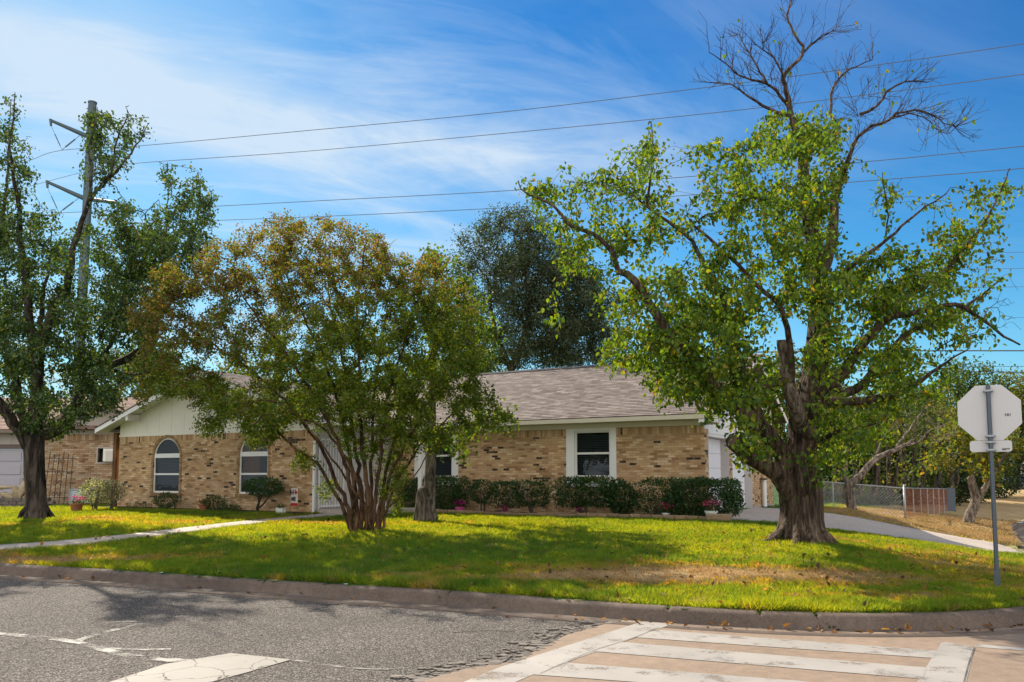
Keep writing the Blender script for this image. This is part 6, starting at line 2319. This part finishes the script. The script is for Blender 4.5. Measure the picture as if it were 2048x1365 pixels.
# ---- pots and flowers
def pot(name, label, p, r, h, m, flower=None, leaves=120, seed=1, square=False, fh=.2):
    rr = np.random.default_rng(seed)
    t = empty(name, p, HROT, label, 'flower pot')
    mb = MB()
    if square:
        mb.box(-r, r, -r * .6, r * .6, 0, h)
        mb.box(-r * 1.04, r * 1.04, -r * .66, r * .66, h * .86, h * 1.02)
    else:
        mb.lathe([(0, .001), (r * .70, 0), (r * .72, .02), (r * .93, h * .80), (r * 1.06, h * .81), (r * 1.08, h), (r * .98, h * 1.005), (r * .95, h * .9), (0, h * .88)], 20)
    mb.build('pot', m, t, bevel=.004 if square else 0)
    if leaves:
        q = rr.normal(size=(leaves, 3)) * np.array([r * .6, r * .5, fh * .35])
        q[:, 2] = np.abs(q[:, 2]) + h * .95
        V, F, k = leaves_np(q, q * 0 + np.array([0, 0, 1.]), rr, .055, droop=0, out=.7, big=False)
        np_obj('plant', V, F, M_LEAF, t, col=np.repeat(pal(rr, leaves, *G_MID), k, axis=0))
    if flower:
        n = 70
        q = rr.normal(size=(n, 3)) * np.array([r * .7, r * .55, fh * .22])
        q[:, 2] = h + fh * .75 + q[:, 2]
        V, F, k = leaves_np(q, q * 0 + np.array([0, 0, 1.]), rr, .05, droop=0, out=.3, big=False, wr=.9)
        np_obj('flower', V, F, M_FLOWER, t, col=np.repeat(pal(rr, n, [flower]), k, axis=0))
    return t


q = at(153, 1018, 25.2)
pot('flower_pot', 'terracotta pot with bright pink flowers on the lawn edge', (q.x, q.y, lz(q.x, q.y)), .19, .26, M_TERRA, (.62, .05, .30), 160, 301, fh=.2)
pot('flower_pot', 'terracotta pot with a few plants beside the small dark shrub', hp(411, wb - .1), .19, .2, M_TERRA, (.35, .10, .06), 110, 302, fh=.12)
pot('planter_box', 'white rectangular planter with short green plants near the porch', hp(563, wb - .3), .12, .16, M_POTW, None, 90, 303, True, .12)
pot('flower_pot', 'bright pink plastic pot standing in the bed behind the slender tree', hp(920, -1.05), .14, .17, M_POTP, (.34, .02, .18), 30, 304, fh=.16)
pot('flower_pot', 'white plastic pot with red and pink flowers in front of the hedge', hp(1421, -1.28), .15, .24, M_POTW, (.55, .06, .18), 120, 305, fh=.24)
pot('flower_pot', 'small pale pot with dark pink flowers near the hedge', hp(1331, -1.1), .10, .14, M_POTW, (.42, .02, .12), 60, 306, fh=.2)


def flower_clump(label, p, col, seed):
    rr = np.random.default_rng(seed)
    t = empty('flower', p, 0, label, 'flower')
    q = rr.normal(size=(60, 3)) * np.array([.07, .07, .06]) + np.array([0, 0, .16])
    V, F, k = leaves_np(q, q * 0 + np.array([0, 0, 1.]), rr, .05, droop=0, out=.3, big=False, wr=.9)
    np_obj('blossom', V, F, M_FLOWER, t, col=np.repeat(pal(rr, 60, [col]), k, axis=0))
    mb = MB()
    for k in range(5):
        mb.tube([(0, 0, -.02), (rr.normal() * .06, rr.normal() * .05, .16)], .005, 4)
    mb.build('stem', M_BARKG, t)


flower_clump('magenta flower clump in the bed below the loose shrubs', hp(1009, -1.1), (.45, .02, .22), 311)
flower_clump('dim purple flower clump under the dense rounded shrub', hp(1158, -1.05), (.20, .02, .10), 312)

# ---- bed edging and the loose stone at its end
ed = empty('garden_edging', (HP.x, HP.y, 0), HROT, 'low row of tan edging blocks along the flower bed', 'edging')
mb = MB()
a = -8.2
while a < .45:
    b_ = -1.28 - .1 * math.sin((a + 8.2) * .35)
    w_ = .29
    g = .85 + .3 * random.random()
    q = hx(a, b_)
    z = lz(q.x, q.y)
    M = Matrix.Translation((a + .15, b_, z)) @ Matrix.Rotation(random.uniform(-.05, .05), 4, 'Z')
    mb.box(-.143, .143, -.06, .06, -.05, .115 + random.uniform(-.012, .012), col=(.30 * g, .20 * g, .125 * g), M=M)
    a += .3
mb.build('blocks', M_STONE, ed, bevel=.012)
q = hx(.72, -1.3)
bs = empty('edging_stone', (q.x, q.y, lz(q.x, q.y)), HROT + .1, 'thick tan stone block at the right end of the bed edging', 'stone')
mb = MB()
mb.box(-.3, .3, -.12, .12, -.05, .19, col=(.33, .225, .145))
mb.build('block', M_STONE, bs, bevel=.03)

# ---- garden flag
q = hx(ha(589, WB - .35), WB - .35)
gf = empty('garden_flag', (q.x, q.y, lz(q.x, q.y)), HROT, 'small garden flag reading HOME on a thin stake beside the porch', 'garden flag')
mb = MB()
mb.tube([(-.15, 0, -.05), (-.15, 0, .74)], .006, 6)
mb.tube([(-.155, 0, .735), (.16, 0, .735)], .005, 6)
mb.build('stake', M_BLACK, gf)
mb = MB()
for k in range(6):
    x0, x1 = -.13 + .26 * k / 6, -.13 + .26 * (k + 1) / 6
    y0, y1 = .012 * math.sin(k * 1.2), .012 * math.sin((k + 1) * 1.2)
    mb.face([(x0, y0, .30), (x1, y1, .30), (x1, y1, .73), (x0, y0, .73)], mi=0)
    mb.face([(x0, y0, .21), (x1, y1, .21), (x1, y1, .30), (x0, y0, .30)], mi=1)
cl = mb.build('cloth', [M_FLAGW, M_FLAGR], gf)
text_obj('H', .19, (-.065, -.018, .60), (R(90), 0, 0), M_NAVY, cl, bold=.004)
text_obj('ME', .17, (0, -.018, .41), (R(90), 0, 0), M_NAVY, cl, bold=.004, sx=.85)
mb = MB()     # the O of HOME is a state outline, blue over red
st_ = [(-.02, .08), (.012, .08), (.012, .045), (.05, .04), (.065, .03), (.065, -.005), (.055, -.02), (.03, -.04), (.022, -.065), (.005, -.055), (-.008, -.025), (-.025, -.03), (-.055, .008), (-.02, .008)]
mb.prism([(.065 + x, -.016, .60 + z) for x, z in st_], (0, -.003, 0))
mb.build('emblem', M_FLAGR, cl)

# ---- distant house at the right edge with something parked in its shade
Yd = 78.0
q = at(2040, 968, Yd)
fh = empty('distant_house', (q.x, q.y, lz(q.x, q.y)), .15, 'distant pale house under trees at the right edge of the picture', 'house')
z0 = 0
mb = MB()
mb.box(-1.6, 7, 2.5, 9, -.5, 2.4)
mb.build('wall', M_FARWALL, fh)
mb = MB()
mb.prism([(-2.2, -.6, 2.35), (-2.2, 5.2, 3.9), (-2.2, 11, 2.35)], (10, 0, 0), col=(.30, .27, .25))
mb.build('roof', M_SHINGLE, fh)
for x in (-1.9, -.1, 2.0):
    mb = MB()
    mb.box(x - .08, x + .08, -.3, -.14, -.4, 2.36)
    mb.build('porch_post', M_WHITE, fh)
mb = MB()
mb.box(-.9, 1.6, 2.44, 2.49, .1, 2.1)
mb.build('garage_opening', M_DARK, fh)
pc = empty('parked_car', (q.x - .2, q.y - 1.2, lz(q.x, q.y - 1.2)), .15, 'dark car parked under the porch of the distant house', 'car')
mb = MB()
mb.prism([(-2.2, -.85, .3), (2.2, -.85, .3), (2.2, -.85, .75), (1.3, -.85, .85), (.8, -.85, 1.35), (-1.1, -.85, 1.38), (-1.7, -.85, .88), (-2.2, -.85, .8)], (0, 1.7, 0))
mb.build('body', M_BLUE, pc, bevel=.05)
for sx_ in (-1.35, 1.35):
    for sy_ in (-.8, .8):
        mb = MB()
        mb.tube([(sx_, sy_ - .1, .32), (sx_, sy_ + .1, .32)], .32, 14)
        mb.build('wheel', M_BLACK, pc)
mb = MB()
mb.prism([(.9, -.856, .9), (.72, -.856, 1.27), (-1.0, -.856, 1.3), (-1.35, -.856, .92)], (0, .004, 0))
mb.build('window', M_GLASS, pc)


# ---- grass
def grass():
    rr = np.random.default_rng(77)
    n = 1500000
    Yv = 8.4 + 36 * rr.random(n) ** 1.55
    Xv = (rr.random(n) * 1.36 - .68) * Yv
    sd_ = kerb_sd(Xv, Yv)
    a, b_ = to_house(Xv, Yv)
    ok = (sd_ > .175) & (poly_d(Xv, Yv, PATH) > PATH_HW - .02 - .06 * rr.random(n))
    ok &= ~((a > -.2) & (a < 9.5) & (b_ > DRV_B0 + .20 * np.clip(a, 0, 9) - flare_w(a, b_) + .03) & (b_ < DRV_B1 + flare_w(a, b_) - .03))
    ok &= ~((a > -8.3) & (a < 1.0) & (b_ > -1.4))
    ok &= ~((a < -8.2) & (a > -10.5) & (b_ > WB - .1))
    ok &= ~((a < -10.3) & (a > -19.8) & (b_ > WB - .8))
    ok &= (b_ < 25)
    ok &= ~((Yv > 29) & (Xv < -12))
    # thin the dead patches
    d = dryness(Xv, Yv)
    ok &= rr.random(n) > np.clip((d - .45) * .9, 0, .55)
    ok &= rr.random(n) < np.clip(30 / Yv, .5, 1)
    X_, Y_, sd_, d = Xv[ok], Yv[ok], sd_[ok], d[ok]
    m_ = len(X_)
    Z_ = LAWNZ(X_, Y_) + (fbm(X_, Y_, 1.6, 3) - 0.5) * 0.045 - .008
    clump = fbm(X_, Y_, 2.2, 55)
    h = (.030 + .045 * rr.random(m_)) * (.45 + 1.2 * clump) * (.7 + .7 * fbm(X_, Y_, 7.0, 15, 2)) * (1 - .35 * np.clip(d * 1.3 - .3, 0, 1))
    tuft = np.clip((fbm(X_, Y_, 1.1, 91) - .56) * 8, 0, 1)
    h *= 1 + 1.2 * np.clip(1 - sd_ / .9, 0, 1) * (.35 + tuft)
    h *= np.clip(.75 + Y_ / 60, .8, 1.2)
    ang = rr.random(m_) * 2 * math.pi
    w_ = (.0045 + .0045 * rr.random(m_)) * np.clip(Y_ / 13, .8, 2.2)
    le = rr.normal(size=(m_, 2)) * h[:, None] * .55
    nr = np.where(sd_ < .42)[0]
    e_ = .02
    g0 = np.stack([kerb_sd(X_[nr] + e_, Y_[nr]) - sd_[nr], kerb_sd(X_[nr], Y_[nr] + e_) - sd_[nr]], 1) / e_
    le[nr] -= g0 * (h[nr] * 1.1 * np.clip(1.2 - sd_[nr] * 2.6, 0, 1) * rr.random(len(nr)))[:, None]
    P = np.stack([X_, Y_, Z_], 1)
    wv = np.stack([np.cos(ang) * w_, np.sin(ang) * w_, w_ * 0], 1)
    tip = P + np.stack([le[:, 0], le[:, 1], h], 1)
    V = np.stack([P - wv, P + wv, tip], 1).reshape(-1, 3)
    gc_ = grass_col(X_, Y_, np.clip(rr.random(m_) * .6 + fbm(X_, Y_, 5.0, 61, 2) * .9 - .25, 0, 1)) * (.7 + .6 * fbm(X_, Y_, 9.0, 71, 2))[:, None]
    C = np.repeat(gc_, 3, axis=0)
    o = np_obj('grass', V, np.arange(m_ * 3).reshape(-1, 3), [M_GRASS, M_STRAW], col=C, mat_idx=(gc_[:, 0] > gc_[:, 1] * 1.02).astype(int))
    tag(o, 'short patchy lawn grass, green with straw coloured dry patches', 'grass', kind='stuff')


def flare_w(a, b_):
    f = np.clip((a - 6.0) / 2.2, 0, 1) ** 2
    return f * .8


grass()


def fallen():
    rr = np.random.default_rng(9)
    n = 900
    X_ = rr.uniform(-9, 9, n * 3)
    Y_ = 8.5 + 15 * rr.random(n * 3) ** 1.3
    sd_ = kerb_sd(X_, Y_)
    w_ = .25 + .9 * np.exp(-((X_ - 4) / 4) ** 2) * np.exp(-((Y_ - 11.5) / 3) ** 2)
    a, b_ = to_house(X_, Y_)
    ok = (sd_ > .1) & (rr.random(n * 3) < w_) & (b_ < -1.5)
    X_, Y_ = X_[ok][:n], Y_[ok][:n]
    # some blown into the gutter
    i = rr.choice(np.where((KC[:, 0] > -9) & (KC[:, 0] < 6))[0], 110)
    gx = KC[i] + rr.normal(size=(110, 2)) * np.array([.3, .05]) - np.array([.03, .12])
    gx = gx[kerb_sd(gx[:, 0], gx[:, 1]) < -.06]
    P = np.vstack([np.c_[X_, Y_, LAWNZ(X_, Y_) + .04], np.c_[gx, ROADZ(gx[:, 0], gx[:, 1]) + .03]])
    V, F, k = leaves_np(P, P * 0, rr, .075, wr=.7, droop=.0, out=0, big=True, flat=1.4)
    C = np.repeat(pal(rr, len(P), [(.16, .075, .035), (.24, .125, .05), (.09, .05, .03), (.34, .16, .05)]), k, axis=0)
    tag(np_obj('fallen_leaves', V, F, M_LEAF, col=C), 'brown fallen leaves scattered over the lawn and gutter', 'leaves', kind='stuff')


fallen()

# crumbling edge where the asphalt meets the concrete
def crumble():
    rr = np.random.default_rng(4)
    E = resample(np.array(edge[1:]), .03)
    P, Fq, C = [], [], []
    for i in range(260):
        e = E[rr.integers(len(E))]
        r = .015 + .035 * rr.random() ** 2
        c = e + np.array([-.9, .45]) * (rr.random() ** 1.6 * .30) + rr.normal(size=2) * .02
        n = 5
        t0 = rr.random() * 6
        z = float(ROADZ(np.array([c[0]]), np.array([c[1]]))[0])
        q = [(c[0] + r * math.cos(t0 + k * 2 * math.pi / n) * (.7 + .5 * rr.random()) * 1.5, c[1] + r * math.sin(t0 + k * 2 * math.pi / n) * (.7 + .5 * rr.random())) for k in range(n)]
        mb.prism([(x, y, z + .004) for x, y in q], (0, 0, .005 + .006 * rr.random()), col=tuple(np.array((.14, .118, .10)) * (.5 + .9 * rr.random())))


mb = MB()
crumble()
tag(mb.build('broken_asphalt', M_CRUMBLE), 'broken asphalt crumbs along the seam with the concrete slab', 'rubble', kind='stuff')
